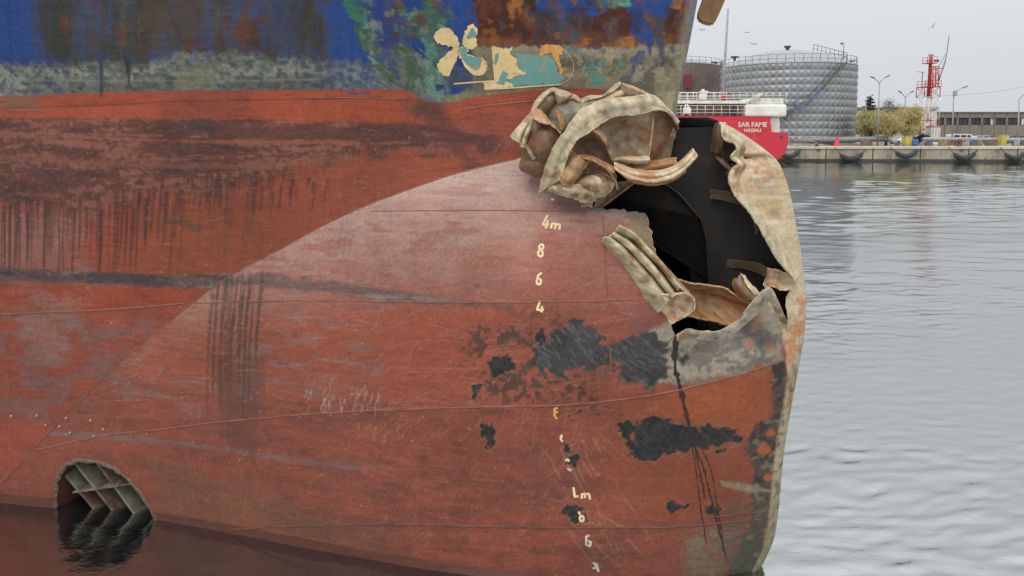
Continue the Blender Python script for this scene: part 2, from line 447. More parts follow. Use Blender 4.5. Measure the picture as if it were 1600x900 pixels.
def paint_bulb(S, Z, D):
    p = Paint(S, Z, RED); fb = b_bulb
    p.mixc(sstep(-.05, .22, p.nh) * .7, REDD)
    p.mixc(sstep(0.0, .25, p.nl) * .5, (172, 88, 66))
    p.mixc(sstep(.02, .3, -p.nl + p.nh * .6) * .5, (150, 92, 84))
    low = 1 - p.above([(0, 600), (400, 640), (800, 620), (1240, 560)], soft=.35, fn=fb)
    p.mixc(low * (.45 + p.nf * .6), (144, 78, 63))
    p.mixc(low * sstep(.05, .25, p.ng * .6 + p.nf * .6 + p.nh * .6) * .4, (116, 70, 58))
    # chalky faded paint on the shoulder, plus sky sheen painted into the colour
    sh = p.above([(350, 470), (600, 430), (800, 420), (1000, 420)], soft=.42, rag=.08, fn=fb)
    p.mixc(sh * (.62 + p.nh * .9), CHALK_SHEEN, .42)
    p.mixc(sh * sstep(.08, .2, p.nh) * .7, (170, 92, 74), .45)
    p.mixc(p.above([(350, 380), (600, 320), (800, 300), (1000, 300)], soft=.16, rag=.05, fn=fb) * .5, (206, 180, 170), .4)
    p.mixc(p.blob([(840, 350), (1000, 345), (1000, 440), (830, 450)], .12, .08, fn=fb) * .5, (172, 92, 74))
    # dusty streaks on the left flank
    p.mixc(p.blob([(20, 500), (250, 500), (620, 500), (600, 600), (250, 640), (0, 600)], .15, .12, .06, fn=fb) * sstep(-.02, .2, p.nh + p.nf * .5) * .55, (158, 118, 110))
    p.mixc(p.blob([(600, 500), (800, 490), (760, 610), (600, 620)], .12, .08, fn=fb) * .5, (176, 84, 60))
    # rubbing bands
    p.mixc(p.along([(300, 440), (400, 437), (540, 452), (640, 466), (720, 472), (800, 482)], [.05, .05, .045, .04, .025, .012], .025, .03, .02, fn=fb) * .75, (104, 84, 80))
    p.mixc(p.along([(560, 462), (700, 468)], .012, .012, .02, .02, fn=fb) * .6, (150, 140, 132))
    p.mixc(p.along([(0, 672), (130, 680), (350, 702), (480, 722), (620, 738)], [.02, .022, .02, .016, .006], .015, .015, .012, fn=fb) * .75, (130, 108, 106))
    p.mixc(p.along([(150, 590), (400, 640), (560, 655), (700, 640)], [.03, .03, .02, .01], .04, .03, .02, fn=fb) * .4, (112, 74, 68))
    # dark runs below the dock fender mark
    dr = p.drips((328, 445), (412, 448), .15, (.5, 1.25), 34, .016, 11, fn=fb, lean=-.03)
    p.mixc(dr * .8, (72, 58, 50))
    p.mixc(p.blob([(335, 560), (410, 560), (415, 690), (400, 712), (360, 705), (345, 660)], .07, .06, .03, fn=fb, drip=.1) * .55, (88, 64, 54))
    p.mixc(p.drips((60, 520), (300, 500), .2, (.2, .5), 30, .008, 12, fn=fb) * .3, (120, 80, 72))
    # white scores
    p.mixc(p.scratch((478, 608, 596, 642), 46, (.05, .13), 78, .007, 13, fn=fb) * .8, (188, 176, 168))
    p.mixc(p.scratch((560, 655, 640, 690), 16, (.04, .1), 70, .006, 14, fn=fb) * .6, (180, 160, 150))
    p.mixc(p.scratch((100, 500, 1150, 860), 170, (.05, .25), 60, .005, 15, fn=fb) * .45, (190, 150, 130))
    p.mixc(p.scratch((560, 640, 960, 880), 150, (.05, .22), 58, .006, 16, fn=fb) * .5, (178, 132, 104))
    p.mixc(p.scratch((700, 480, 1050, 640), 110, (.08, .3), 30, .007, 17, fn=fb) * .6, (112, 78, 62))
    p.mixc(p.scratch((0, 330, 1000, 640), 260, (.15, .7), 2, .006, 18, fn=fb) * .35, (196, 158, 142))
    p.mixc(p.scratch((0, 430, 1000, 880), 240, (.12, .6), 4, .008, 19, fn=fb) * .35, (104, 64, 54))
    p.mixc(p.scratch((850, 690, 1010, 900), 60, (.08, .26), -58, .006, 25, fn=fb) * .6, (198, 164, 130))
    # small flecks
    fl = sstep(.36, .42, fbm(S * 60, Z * 60, 2, 21) - .5)
    p.mixc(fl * .7, (196, 168, 150))
    # lower brown-olive fouling
    p.mixc(p.blob([(240, 720), (500, 790), (620, 850), (540, 870), (300, 810), (240, 800)], .1, .1, .05, fn=fb) * .45, (124, 92, 70))
    p.mixc(p.blob([(560, 720), (960, 700), (1000, 900), (600, 900)], .15, .12, .06, fn=fb) * sstep(-.06, .2, p.nh + p.nf * .6) * .4, (122, 70, 58))
    # rusty, scraped zone ahead of the marks
    p.mixc(p.blob([(720, 530), (800, 490), (900, 480), (960, 560), (940, 600), (760, 610)], .1, .1, .05, fn=fb) * sstep(-.12, .12, p.nf + p.ng) * .75, (140, 84, 54))
    p.mixc(p.blob([(725, 505), (860, 500), (960, 640), (760, 625)], .1, .1, .06, fn=fb) * sstep(.03, .12, p.ng + p.nf * .6) * .8, (78, 62, 54))
    p.mixc(p.blob([(960, 630), (1100, 610), (1180, 720), (1120, 830), (930, 800)], .12, .1, .05, fn=fb) * .6, (156, 84, 54))
    p.mixc(p.blob([(1000, 640), (1080, 598), (1205, 578), (1206, 640), (1188, 690), (1140, 668)], .02, .03, .02, fn=fb) * .85, (172, 92, 54))
    p.mixc(p.blob([(1010, 720), (1160, 700), (1175, 760), (1150, 812), (1040, 800)], .06, .06, .03, fn=fb) * .7, (150, 80, 54))
    # sand-grey strained metal under the breach
    p.mixc(p.blob([(1015, 520), (1048, 505), (1062, 528), (1150, 512), (1190, 462), (1222, 490), (1226, 565), (1150, 585), (1060, 600), (1000, 598)], .03, .04, .02, fn=fb), (178, 168, 148), .5)
    p.mixc(p.blob([(1060, 545), (1220, 520), (1222, 566), (1140, 588), (1060, 600)], .05, .06, .03, fn=fb) * sstep(-.1, .1, p.nf + p.ng) * .7, (108, 102, 96))
    p.mixc(p.blob([(1146, 505), (1172, 490), (1196, 510), (1206, 540), (1190, 552), (1160, 535)], .06, .03, .02, fn=fb) * .85, (82, 80, 80))  # hollow of the bent-in plate: its shading painted as a dark blotch
    p.mixc(p.blob([(1092, 520), (1110, 518), (1108, 545), (1085, 548)], .02, .03, .02, fn=fb) * .5, (124, 92, 78))
    for (x, y) in ((1178, 510), (1170, 537), (1204, 545), (1186, 498)):
        p.mixc(p.blob([(x + 8 * math.cos(a), y + 7 * math.sin(a)) for a in np.linspace(0, 5.6, 9)], .02, .03, .02, fn=fb) * .7, (190, 130, 96))
    # bare scorched iron patches
    dk = np.maximum(p.blob([(836, 552), (852, 536), (878, 520), (905, 502), (940, 506), (950, 560), (935, 580), (905, 582), (870, 590), (842, 572)], 0.012, .11, .06, fn=fb),
                    p.blob([(955, 545), (985, 528), (1005, 515), (1040, 545), (1052, 562), (1050, 592), (1015, 604), (975, 600), (956, 580)], .02, .11, .06, fn=fb))
    p.mixc(dk, (74, 71, 71), .5)
    p.mixc(dk * sstep(.03, .2, p.nf + p.ng) * .6, (48, 47, 49), .5)
    for poly in ([(972, 668), (992, 660), (1015, 652), (1050, 658), (1062, 668), (1130, 666), (1158, 685), (1128, 703), (1085, 702), (1040, 712), (998, 728), (988, 700)],
                 [(870, 798), (885, 785), (914, 784), (918, 814), (905, 812), (893, 806)],
                 [(752, 664), (768, 664), (774, 690), (768, 708), (758, 700)],
                 [(732, 600), (752, 596), (750, 622), (740, 624)], [(762, 555), (800, 540), (806, 570), (775, 582)], [(840, 508), (852, 512), (850, 536), (842, 530)],
                 [(880, 686), (892, 694), (892, 712), (882, 704)], [(886, 712), (900, 714), (896, 726), (886, 722)], [(872, 648), (910, 640), (905, 650), (876, 656)],
                 [(1048, 788), (1078, 786), (1070, 796), (1050, 797)], [(1100, 795), (1128, 792), (1122, 803), (1100, 803)]):
        p.mixc(p.blob(poly, .007, .07, .045, fn=fb), (58, 55, 55), .45); p.mixc(p.blob(poly, .007, .07, .045, fn=fb) * sstep(-.02, .12, p.nf * .6 + p.ng) * .8, (40, 40, 43), .4)
        m_ = p.blob(poly, .012, .07, .045, fn=fb); p.mixc(np.clip(4 * m_ * (1 - m_), 0, 1) * .6 * sstep(-.05, .1, p.ng), (186, 134, 92))
    p.mixc(dk * p.scratch((830, 500, 1060, 605), 150, (.04, .16), -45, .006, 26, fn=fb) * .8, (124, 126, 128), .4)
    p.mixc(p.scratch((975, 655, 1155, 725), 70, (.03, .10), -50, .006, 27, fn=fb) * .5, (112, 108, 106), .4)
    p.mixc(p.scratch((990, 500, 1060, 560), 90, (.08, .24), 42, .006, 28, fn=fb) * .55, (92, 84, 80), .4)
    # dark chafed strip behind the stem bar
    st = p.blob([(1212, 572), (1228, 566), (1232, 640), (1215, 760), (1192, 850), (1160, 960), (1120, 960), (1146, 880), (1170, 822), (1178, 770), (1168, 700), (1182, 668), (1202, 655), (1208, 620)], .015, .04, .025, fn=fb)
    p.mixc(st * .9, (84, 78, 70), .55)
    p.mixc(st * sstep(.0, .12, p.ng + .6 * p.nf) * .8, (56, 55, 52))
    p.mixc(st * sstep(.1, .2, fbm(S * 20, Z * 20, 4, 31) - .5) * .9, (134, 118, 92))
    for (x, y, r) in ((1194, 700, 9), (1200, 745, 5), (1186, 580, 11), (1204, 676, 6)):
        p.mixc(p.blob([(x + r * math.cos(a) * (1 + .2 * math.sin(3 * a)), y + r * math.sin(a)) for a in np.linspace(0, 5.8, 10)], .008, .03, .02, fn=fb), (176, 104, 66))
    p.mixc(p.blob([(1126, 752), (1180, 758), (1205, 768), (1170, 768), (1130, 760)], .012, .012, .02, fn=fb) * .8, (164, 152, 126))
    p.mixc(p.blob([(1070, 830), (1150, 828), (1130, 900), (1070, 905)], .06, .06, .05, fn=fb) * (.55 + p.ng * 1.5), (136, 134, 112))
    p.mixc(p.blob([(1140, 780), (1200, 790), (1180, 900), (1130, 910)], .05, .05, .04, fn=fb) * (.4 + p.ng * 1.5), (98, 100, 80))
    # tan scorched plate by the scroll
    p.mixc(p.blob([(968, 326), (1012, 330), (1032, 418), (1020, 425), (992, 395), (975, 372), (985, 350)], .012, .025, .02, fn=fb), (166, 140, 108), .5)
    p.mixc(p.blob([(985, 330), (1010, 334), (1014, 350), (975, 340)], .012, .02, .02, fn=fb) * .8, (138, 130, 116))
    p.mixc(p.blob([(915, 316), (1010, 326), (1012, 340), (1000, 338), (960, 334), (920, 330)], .01, .02, .02, fn=fb) * .85, (124, 126, 122))
    p.mixc(p.blob([(850, 292), (925, 305), (930, 330), (880, 330)], .03, .04, .02, fn=fb) * .4, (128, 108, 106))
    # the forefoot: sand-coloured plating round the breach
    fr = p.blob([(1100, 170), (1190, 170), (1330, 300), (1330, 520), (1330, 600), (1234, 600), (1224, 520), (1198, 462), (1242, 440), (1204, 395), (1160, 320), (1136, 285), (1140, 258), (1120, 200)], .012, .008, .008, fn=fb)
    D_ = D
    p.mixc(fr, SAND, .6)
    p.mixc(fr * sstep(-.05, .2, p.nf + p.nl) * .6, (238, 218, 180), .6)
    p.mixc(fr * sstep(.0, .3, -p.nl + p.nf * .4 + p.ng * .2) * .45, (190, 176, 146), .6)
    p.mixc(p.blob([(1150, 258), (1190, 252), (1205, 275), (1180, 300), (1155, 295)], .05, .05, .03, fn=fb) * sstep(-.1, .1, p.ng + p.nf) * .8, (214, 150, 100))
    p.mixc(p.blob([(1195, 325), (1216, 328), (1222, 342), (1200, 340)], .03, .02, .02, fn=fb) * .6, (130, 118, 92))
    p.mixc(p.blob([(1150, 241), (1196, 241), (1198, 250), (1150, 249)], .01, .01, .01, fn=fb) * .7, (140, 140, 132))
    p.mixc(fr * p.above([(1180, 330), (1262, 330)], .1, .05, fn=fb) * sstep(.06, .16, fbm(S * 9, Z * 9, 4, 44) - .5) * .5, (232, 188, 130))
    p.mixc(fr * (1 - p.above([(1180, 450), (1262, 450)], .05, .03, fn=fb)) * sstep(.04, .1, fbm(S * 11, Z * 11, 4, 45) - .5) * .85, (226, 156, 112))
    # stem bar
    bar = sstep(.075, .045, D_ + .01 * p.ng) * (1 - p.above([(1180, 560), (1262, 560)], .15, .05, fn=fb))
    p.mixc(bar, (196, 182, 150), .65)
    p.mixc(bar * sstep(.05, .14, fbm(S * 30, Z * 14, 4, 46) - .5) * sstep(.7, 1.3, Z) * .9, (196, 128, 80))
    p.mixc(bar * sstep(.06, .14, fbm(S * 40, Z * 24, 4, 47) - .5) * .7, (104, 98, 84))
    p.mixc(bar * sstep(.9, .1, Z) * .6, (142, 138, 100))
    # wet boot at the water
    p.grain(1.0)
    wet = 1 - p.above([(-50, 765), (90, 780), (240, 800), (480, 842), (650, 872), (760, 888), (860, 905)], .008, .012, .01, fn=fb)
    p.mixc(wet * .7, (92, 46, 36), .25)
    return p

def paint_hull(S, Z):
    p = Paint(S, Z, (168, 84, 62), .24); fb = b_hull
    Ab = lambda pts, **k: p.above(pts, fn=fb, **k)
    Bl = lambda pts, *a, **k: p.blob(pts, *a, fn=fb, **k)
    p.mixc(sstep(-.05, .22, p.nh) * .6, (142, 72, 57))
    p.mixc(sstep(.0, .25, p.nl) * .45, (176, 92, 68))
    # orange zone lower down
    p.mixc(Bl([(230, 330), (520, 330), (420, 420), (200, 420)], .1, .08, .03) * .7, (162, 86, 54))
    p.mixc(Bl([(480, 230), (760, 215), (740, 262), (560, 320), (470, 330)], .08, .06, .03) * .6, (172, 92, 62))
    p.mixc(Bl([(-40, 455), (300, 448), (300, 470), (180, 482), (-40, 485)], .03, .05, .02) * .8, (176, 78, 50))
    p.mixc(Bl([(-50, 500), (260, 500), (160, 600), (60, 660), (-50, 640)], .1, .1, .06) * sstep(-.08, .14, p.nh + p.nf) * .75, (150, 104, 96))
    p.mixc(Bl([(20, 480), (70, 468), (125, 480), (112, 530), (80, 562), (42, 540)], .12, .2, .08) * .45, (164, 136, 126))
    # dusty pink panel left
    p.mixc(Bl([(-50, 330), (60, 322), (140, 335), (118, 385), (135, 420), (-50, 430)], .14, .18, .06) * .7, (170, 122, 110))
    # maroon anti-fouling bands
    top = [(-60, 183), (150, 186), (320, 186), (480, 190), (620, 192), (680, 200)]
    bot = [(-60, 330), (100, 322), (250, 300), (360, 292), (470, 262), (560, 240), (660, 236)]
    mar = (1 - Ab(top, soft=.012, rag=.02, fine=.012)) * Ab(bot, soft=.06, rag=.12, fine=.05, drip=.10)
    mar = mar * sstep(1.55, 1.95, S + .15 * p.nf)
    p.mixc(mar * (.85 + .5 * p.nf), (112, 70, 62), .62)
    p.mixc(mar * sstep(.0, .16, p.nh + p.ng * .4) * .75, (90, 58, 54), .62)
    p.mixc(mar * sstep(.03, .13, -p.nh + p.ng * .6) * .75, (168, 108, 90)); p.mixc(mar * sstep(.06, .16, p.ng + p.nf * .3) * .35, (146, 96, 84))
    for ln, w, col, k in (([(0, 212), (120, 214), (330, 222), (560, 224), (640, 222)], .008, (176, 104, 82), .8), ([(0, 208), (250, 212)], .006, (170, 120, 102), .6),
                          ([(300, 222), (560, 221)], .012, (176, 100, 76), .75), ([(0, 246), (200, 258), (420, 262), (500, 252)], .02, (160, 98, 80), .6)):
        p.mixc(p.along(ln, w, .01, .012, .01, fn=fb) * k, col)
    p.mixc(p.along([(330, 205), (480, 208), (600, 208), (650, 210)], .05, .02, .02, .02, fn=fb) * .75, (102, 62, 56))
    p.mixc(p.drips((-300, 332), (290, 305), .08, (.2, .8), 180, .018, 51, fn=fb) * .95, (88, 54, 48))
    p.mixc(p.drips((200, 300), (520, 265), .1, (.08, .3), 64, .017, 52, fn=fb) * .85, (88, 54, 48))
    p.mixc(p.blob([(300, 160), (322, 165), (330, 205), (326, 232), (312, 246), (302, 225), (296, 195)], .05, .12, .06, fn=fb, drip=.08) * .75, (76, 68, 66))
    p.mixc(Bl([(225, 342), (262, 340), (318, 352), (316, 366), (282, 352)], .012, .02, .015) * .55, (104, 80, 70))
    p.mixc(p.drips((315, 300), (410, 300), .3, (.4, 1.0), 22, .012, 53, fn=fb) * .45, (110, 74, 62))
    p.mixc(p.scratch((0, 190, 640, 420), 150, (.04, .16), 5, .006, 54, fn=fb) * .45, (190, 140, 120))
    fl = sstep(.36, .42, fbm(S * 55, Z * 55, 2, 22) - .5)
    p.mixc(fl * .6, (196, 160, 140))
    # fender rub band
    band = p.along([(-420, 402), (-200, 416), (-60, 425), (60, 430), (160, 435), (300, 441), (370, 437)], .055, .012, .015, .012, fn=fb)
    p.mixc(band * .85, (106, 88, 84))
    p.mixc(band * sstep(.0, .14, p.nh + p.ng) * .7, (76, 66, 66))
    p.mixc(band * sstep(.08, .18, -p.nh + p.ng * .7) * .6, (140, 134, 126))
    # red band under the boot-top
    bl = [(-60, 150), (60, 148), (200, 143), (330, 141), (480, 140), (600, 139), (632, 141), (668, 158), (700, 161), (740, 152), (840, 141), (920, 138), (955, 146), (985, 165), (1020, 200), (1060, 232)]
    below = 1 - Ab(bl, soft=.005, fine=.003)
    rb = below * Ab([(-60, 182), (150, 184), (330, 184), (480, 188), (640, 190), (760, 178), (1060, 170)], soft=.015, rag=.02, fine=.01)
    p.mixc(rb * .9, (190, 88, 56), .5)
    p.mixc(rb * sstep(0, .2, p.nh) * .4, (164, 74, 54))
    p.mixc(rb * Bl([(240, 150), (320, 135), (400, 150), (380, 188), (260, 190)], .10, .16, .06) * .45, (140, 78, 62))
    p.mixc(p.along([(-60, 171), (150, 165), (280, 158), (450, 155), (600, 152)], .006, .005, .004, .004, fn=fb) * .7, (112, 60, 48))
    p.mixc(Bl([(-60, 146), (60, 148), (60, 170), (-60, 172)], .05, .05, .03) * below * .6, (128, 112, 92))
    p.mixc(Bl([(540, 143), (580, 143), (578, 148), (542, 149)], .006, .006, .006) * .9, (86, 84, 130))
    # right-hand red plate, brown diagonal painted along the hull's knuckle
    rp = below * sstep(2.2, 1.9, S)
    p.mixc(rp * .8, (166, 80, 60), .5)
    p.mixc(rp * sstep(-.02, .2, p.nf + p.nh) * .5, (144, 68, 52))
    p.mixc(p.along([(668, 172), (700, 210), (740, 258)], [.10, .085, .05], .04, .05, .03, fn=fb) * below * .7, (112, 66, 56))
    p.mixc(Bl([(628, 158), (680, 162), (690, 180), (650, 186), (630, 172)], .04, .04, .02) * below * .7, (98, 70, 60))
    # blue topsides
    up = Ab(bl, soft=.005, fine=.003)
    u = {}
    p.mixc(up, (36, 80, 152), .38)
    p.mixc(up * sstep(.0, .25, p.nv) * .5, (30, 64, 128), .4)
    gr = up * Bl([(40, -80), (500, -80), (505, 100), (470, 135), (180, 130), (70, 95)], .12, .1, .04, drip=.1)
    p.mixc(gr * (.8 + p.nv * .4 + p.ns), (84, 84, 92), .6)
    p.mixc(gr * sstep(-.14, .16, p.ns + .35 * p.nv + .3 * p.nl) * .9, (78, 70, 58), .65)
    p.mixc(gr * sstep(.02, .2, -p.ns - p.nv * .4) * .6, (72, 88, 130), .5); p.mixc(gr * sstep(.12, .24, p.nv + p.ng * .5) * .35, (120, 116, 110), .6)
    for poly, col in (([(55, 0), (120, 0), (110, 90), (70, 90)], (62, 66, 50)), ([(220, -20), (330, -20), (320, 85), (240, 80)], (96, 76, 52)), ([(455, -20), (490, -20), (482, 95), (462, 95)], (74, 66, 58)), ([(360, 35), (410, 25), (415, 85), (370, 85)], (104, 70, 58)), ([(130, 60), (230, 60), (220, 105), (140, 105)], (72, 74, 72))):
        p.mixc(up * Bl(poly, .07, .06, .04, drip=.1) * .75, col, .65)
    for poly in ([(92, 25), (104, 25), (108, 55), (96, 52)], [(186, 45), (194, 48), (192, 70), (186, 66)], [(372, 35), (412, 30), (404, 62), (366, 62)], [(385, 0), (398, 0), (392, 22), (384, 20)], [(290, 65), (322, 64), (326, 76), (292, 76)], [(145, 60), (155, 62), (152, 78), (146, 76)]):
        p.mixc(up * Bl(poly, .02, .04, .03, drip=.04) * .8, (118, 72, 50), .7)
    # salt and scum line above the boot-top
    sc = up * (1 - Ab([(-60, 102), (100, 98), (240, 96), (290, 82), (380, 86), (480, 92), (540, 96)], soft=.025, rag=.03, fine=.05, drip=.05)) * sstep(2.5, 2.8, S)
    p.mixc(sc * (.8 + p.ng * 1.6), (136, 139, 124), .75)
    p.mixc(sc * sstep(.04, .16, p.ng + .4 * p.nf) * .6, (176, 178, 164), .8); p.mixc(sc * sstep(.05, .16, -p.ng + .4 * p.nf) * .6, (94, 98, 90), .8)
    p.mixc(sc * Bl([(110, 130), (200, 127), (330, 128), (520, 124), (515, 148), (110, 148)], .03, .10, .04) * .6, (84, 88, 76), .7)
    p.mixc(p.along([(60, 126), (200, 126), (330, 127), (500, 124)], .006, .006, .006, .006, fn=fb) * up * .7, (158, 158, 138))
    p.mixc(sc * sstep(3.9, 3.1, S) * .35 + sc * sstep(6.0, 6.6, S) * .45, (62, 84, 140))
    p.mixc(sc * Bl([(285, 76), (318, 80), (335, 110), (325, 146), (285, 146), (270, 110)], .08, .14, .06) * .6, (152, 150, 122))
    for a, b in (((158, 95), (158, 150)), ((198, 90), (202, 135))):
        p.mixc(p.along([a, b], [.022, .008], .008, .012, .008, fn=fb) * .85, (56, 62, 70))
    # scraped zone: green, teal and bare
    gs = [([(536, -10), (566, -10), (580, 25), (570, 42), (548, 28)], (70, 128, 104)), ([(556, 38), (578, 40), (592, 62), (592, 78), (574, 80), (558, 58)], (54, 104, 78)),
          ([(580, 82), (640, 70), (700, 140), (690, 160), (640, 148), (590, 118)], (112, 130, 104)), ([(598, 92), (628, 98), (640, 122), (610, 132), (596, 112)], (62, 98, 72)),
          ([(590, -10), (628, -10), (640, 20), (648, 55), (640, 76), (624, 72), (612, 38), (600, 12)], (118, 110, 74)), ([(626, 18), (654, 18), (656, 40), (634, 42)], (112, 178, 160)),
          ([(660, 20), (676, 26), (686, 60), (680, 105), (665, 92), (656, 50)], (112, 168, 152)), ([(672, -10), (694, -10), (692, 24), (676, 20)], (86, 134, 120)),
          ([(662, 88), (700, 110), (700, 138), (672, 130)], (134, 166, 150)), ([(606, 40), (622, 40), (628, 66), (612, 68)], (112, 66, 44)), ([(612, 0), (622, 0), (616, 28), (608, 20)], (96, 62, 44))]
    for poly, col in gs:
        p.mixc(up * Bl(poly, .012, .04, .03) * .92, col, .6)
    p.mixc(up * p.along([(585, 75), (640, 110), (690, 156)], [.03, .12, .08], .05, .06, .04, fn=fb) * .6, (128, 136, 112))
    p.mixc(up * p.along([(600, 108), (650, 140), (690, 158)], [.02, .04, .05], .03, .03, .03, fn=fb) * sstep(-.05, .1, p.ng) * .6, (72, 82, 62))
    p.mixc(up * p.scratch((585, 75, 700, 158), 70, (.05, .2), -40, .007, 61, fn=fb) * .6, (176, 178, 158))
    p.mixc(up * Bl([(676, 132), (694, 132), (698, 148), (682, 150)], .006, .012, .01), (44, 70, 140))
    p.mixc(up * Bl([(650, 22), (690, 22), (690, 48), (652, 46)], .02, .03, .03, drip=.05) * .6, (74, 84, 120))
    # rust weeping over the bow, blue showing through
    p.mixc(up * Bl([(738, -40), (830, -40), (870, 30), (1010, 10), (1075, 0), (1075, 75), (1000, 78), (900, 74), (740, 76)], .02, .05, .03, drip=.05), (100, 50, 32), .7)
    p.mixc(up * Bl([(738, 55), (1070, 50), (1070, 80), (738, 80)], .04, .04, .03, drip=.05) * .75, (156, 96, 52), .7)
    for poly in ([(745, 20), (800, -10), (860, 20), (850, 60), (760, 62)], [(885, 22), (925, 14), (935, 45), (895, 55)], [(940, 16), (985, 14), (985, 60), (948, 58)], [(1036, 22), (1068, 10), (1066, 55), (1042, 58)]):
        p.mixc(up * Bl(poly, .03, .05, .03, drip=.05) * .8, (84, 40, 28), .7)
    for poly in ([(788, 10), (800, -5), (812, 10), (800, 28)], [(796, 0), (816, -5), (812, 20)], [(1050, -10), (1070, -10), (1062, 18), (1048, 14)], [(912, 60), (930, 55), (925, 72), (905, 72)], [(962, 60), (990, 55), (992, 75), (960, 75)], [(1012, 52), (1030, 50), (1026, 68), (1014, 68)]):
        p.mixc(up * Bl(poly, .012, .02, .025) * .8, (196, 122, 60), .7)
    for poly in ([(826, -60), (930, -60), (932, 24), (900, 30), (870, 34), (840, 20)], [(984, -60), (1050, -60), (1046, 8), (1052, 22), (1030, 40), (1022, 80), (1012, 84), (1000, 68), (985, 52)], [(700, -60), (735, -60), (730, 40), (722, 60), (700, 40)]):
        p.mixc(up * Bl(poly, .008, .025, .015, drip=.05), (36, 80, 154), .38)
    p.mixc(up * Bl([(826, 20), (905, 28), (902, 66), (880, 72), (840, 64)], .03, .04, .03, drip=.08) * .8, (78, 88, 100), .6)
    p.mixc(up * p.drips((826, 20), (930, 20), .1, (.1, .3), 30, .012, 62, fn=fb) * .8, (88, 80, 80))
    p.mixc(up * Bl([(930, -10), (982, -10), (982, 6), (940, 12)], .012, .03, .02), (108, 184, 160), .6)
    p.mixc(up * Bl([(1012, 30), (1036, 22), (1042, 60), (1040, 72), (1028, 78), (1018, 60)], .012, .03, .02, drip=.03) * .9, (72, 76, 78), .6)
    sz = [(540, -40), (700, -40), (706, 130), (690, 156), (640, 146), (580, 90)]
    for i, (col, fr_, th) in enumerate((((96, 150, 126), 9, .07), ((60, 104, 76), 12, .09), ((146, 190, 172), 15, .12), ((118, 72, 46), 13, .11), ((44, 70, 148), 10, .10), ((150, 146, 116), 20, .13))):
        p.flakes(sz, col, fr_, th, 80 + i * 5, fn=fb, k=up * .6, st=.8)
    rz = [(735, -40), (1075, -40), (1075, 78), (735, 78)]
    for i, (col, fr_, th) in enumerate((((58, 30, 24), 8, .06), ((178, 108, 54), 16, .17), ((46, 72, 150), 11, .19), ((84, 92, 96), 9, .13), ((126, 72, 42), 18, .08))):
        p.flakes(rz, col, fr_, th, 120 + i * 5, fn=fb, k=up * .5, rough=.7, st=.7)
    bz = [(60, -40), (520, -40), (520, 100), (60, 100)]
    for i, (col, fr_, th) in enumerate((((104, 60, 42), 13, .15), ((60, 60, 56), 9, .13), ((60, 84, 150), 10, .14))):
        p.flakes(bz, col, fr_, th, 150 + i * 5, fn=fb, k=up * .35, rough=.7, st=.45)
    # sandy chafe along the stem and foot of the bow
    sd_ = up * Bl([(735, 72), (830, 74), (870, 72), (940, 76), (1010, 72), (1070, 70), (1110, 70), (1090, 230), (960, 150), (700, 168), (690, 150), (740, 140)], .012, .02, .02, drip=.02)
    p.mixc(sd_, (146, 134, 104), .6)
    p.mixc(sd_ * sstep(.0, .2, p.nf + p.nv) * .6, (124, 114, 86), .6)
    p.mixc(sd_ * Bl([(800, 70), (1070, 70), (1070, 88), (800, 90)], .02, .02, .03) * .6, (172, 164, 142))
    p.mixc(sd_ * sstep(.08, .18, -p.nf + p.ng) * .5, (172, 160, 126))
    p.mixc(up * Bl([(978, 88), (1010, 80), (1008, 112), (996, 126), (984, 112)], .01, .03, .02, drip=.03) * .8, (74, 86, 124))
    p.mixc(up * p.along([(1032, 62), (1036, 108)], [.028, .012], .01, .012, .01, fn=fb) * .9, (74, 84, 110))
    p.mixc(up * p.along([(1014, 60), (1016, 86)], [.016, .010], .01, .012, .01, fn=fb) * .9, (44, 66, 130))
    for poly in ([(925, 98), (945, 96), (944, 106), (926, 106)], [(920, 120), (946, 118), (945, 132), (922, 134)], [(908, 104), (920, 104), (918, 112), (910, 112)]):
        p.mixc(up * Bl(poly, .006, .012, .01), (104, 158, 148), .5)
    p.mixc(up * Bl([(700, 70), (736, 70), (736, 128), (706, 134)], .012, .02, .02, drip=.03) * .95, (48, 66, 138), .45)
    p.mixc(up * Bl([(706, 100), (772, 128), (770, 138), (700, 136), (690, 120)], .02, .04, .03) * .5, (104, 112, 104))
    p.mixc(up * p.scratch((860, 80, 1060, 150), 60, (.05, .2), 60, .006, 63, fn=fb) * .5, (186, 176, 146))
    for i, (col, fr_, th) in enumerate((((112, 104, 80), 10, .08), ((178, 168, 138), 14, .10), ((98, 150, 142), 12, .17), ((84, 92, 118), 9, .17))):
        p.flakes([(860, 78), (1080, 78), (1070, 170), (860, 140)], col, fr_, th, 170 + i * 5, fn=fb, k=up * .8)
    # pale bare edge of the stem
    ss = S - s_stem(np.maximum(Z, 3.3))
    p.mixc(up * sstep(.10, .03, ss + .03 * p.nf) * .6, (170, 160, 136), .6)
    p.grain(1.0)
    wet = 1 - Ab([(-300, 730), (-50, 765), (90, 780), (240, 800)], soft=.008, rag=.012)
    p.mixc(wet * .7, (92, 46, 36), .25)
    return p

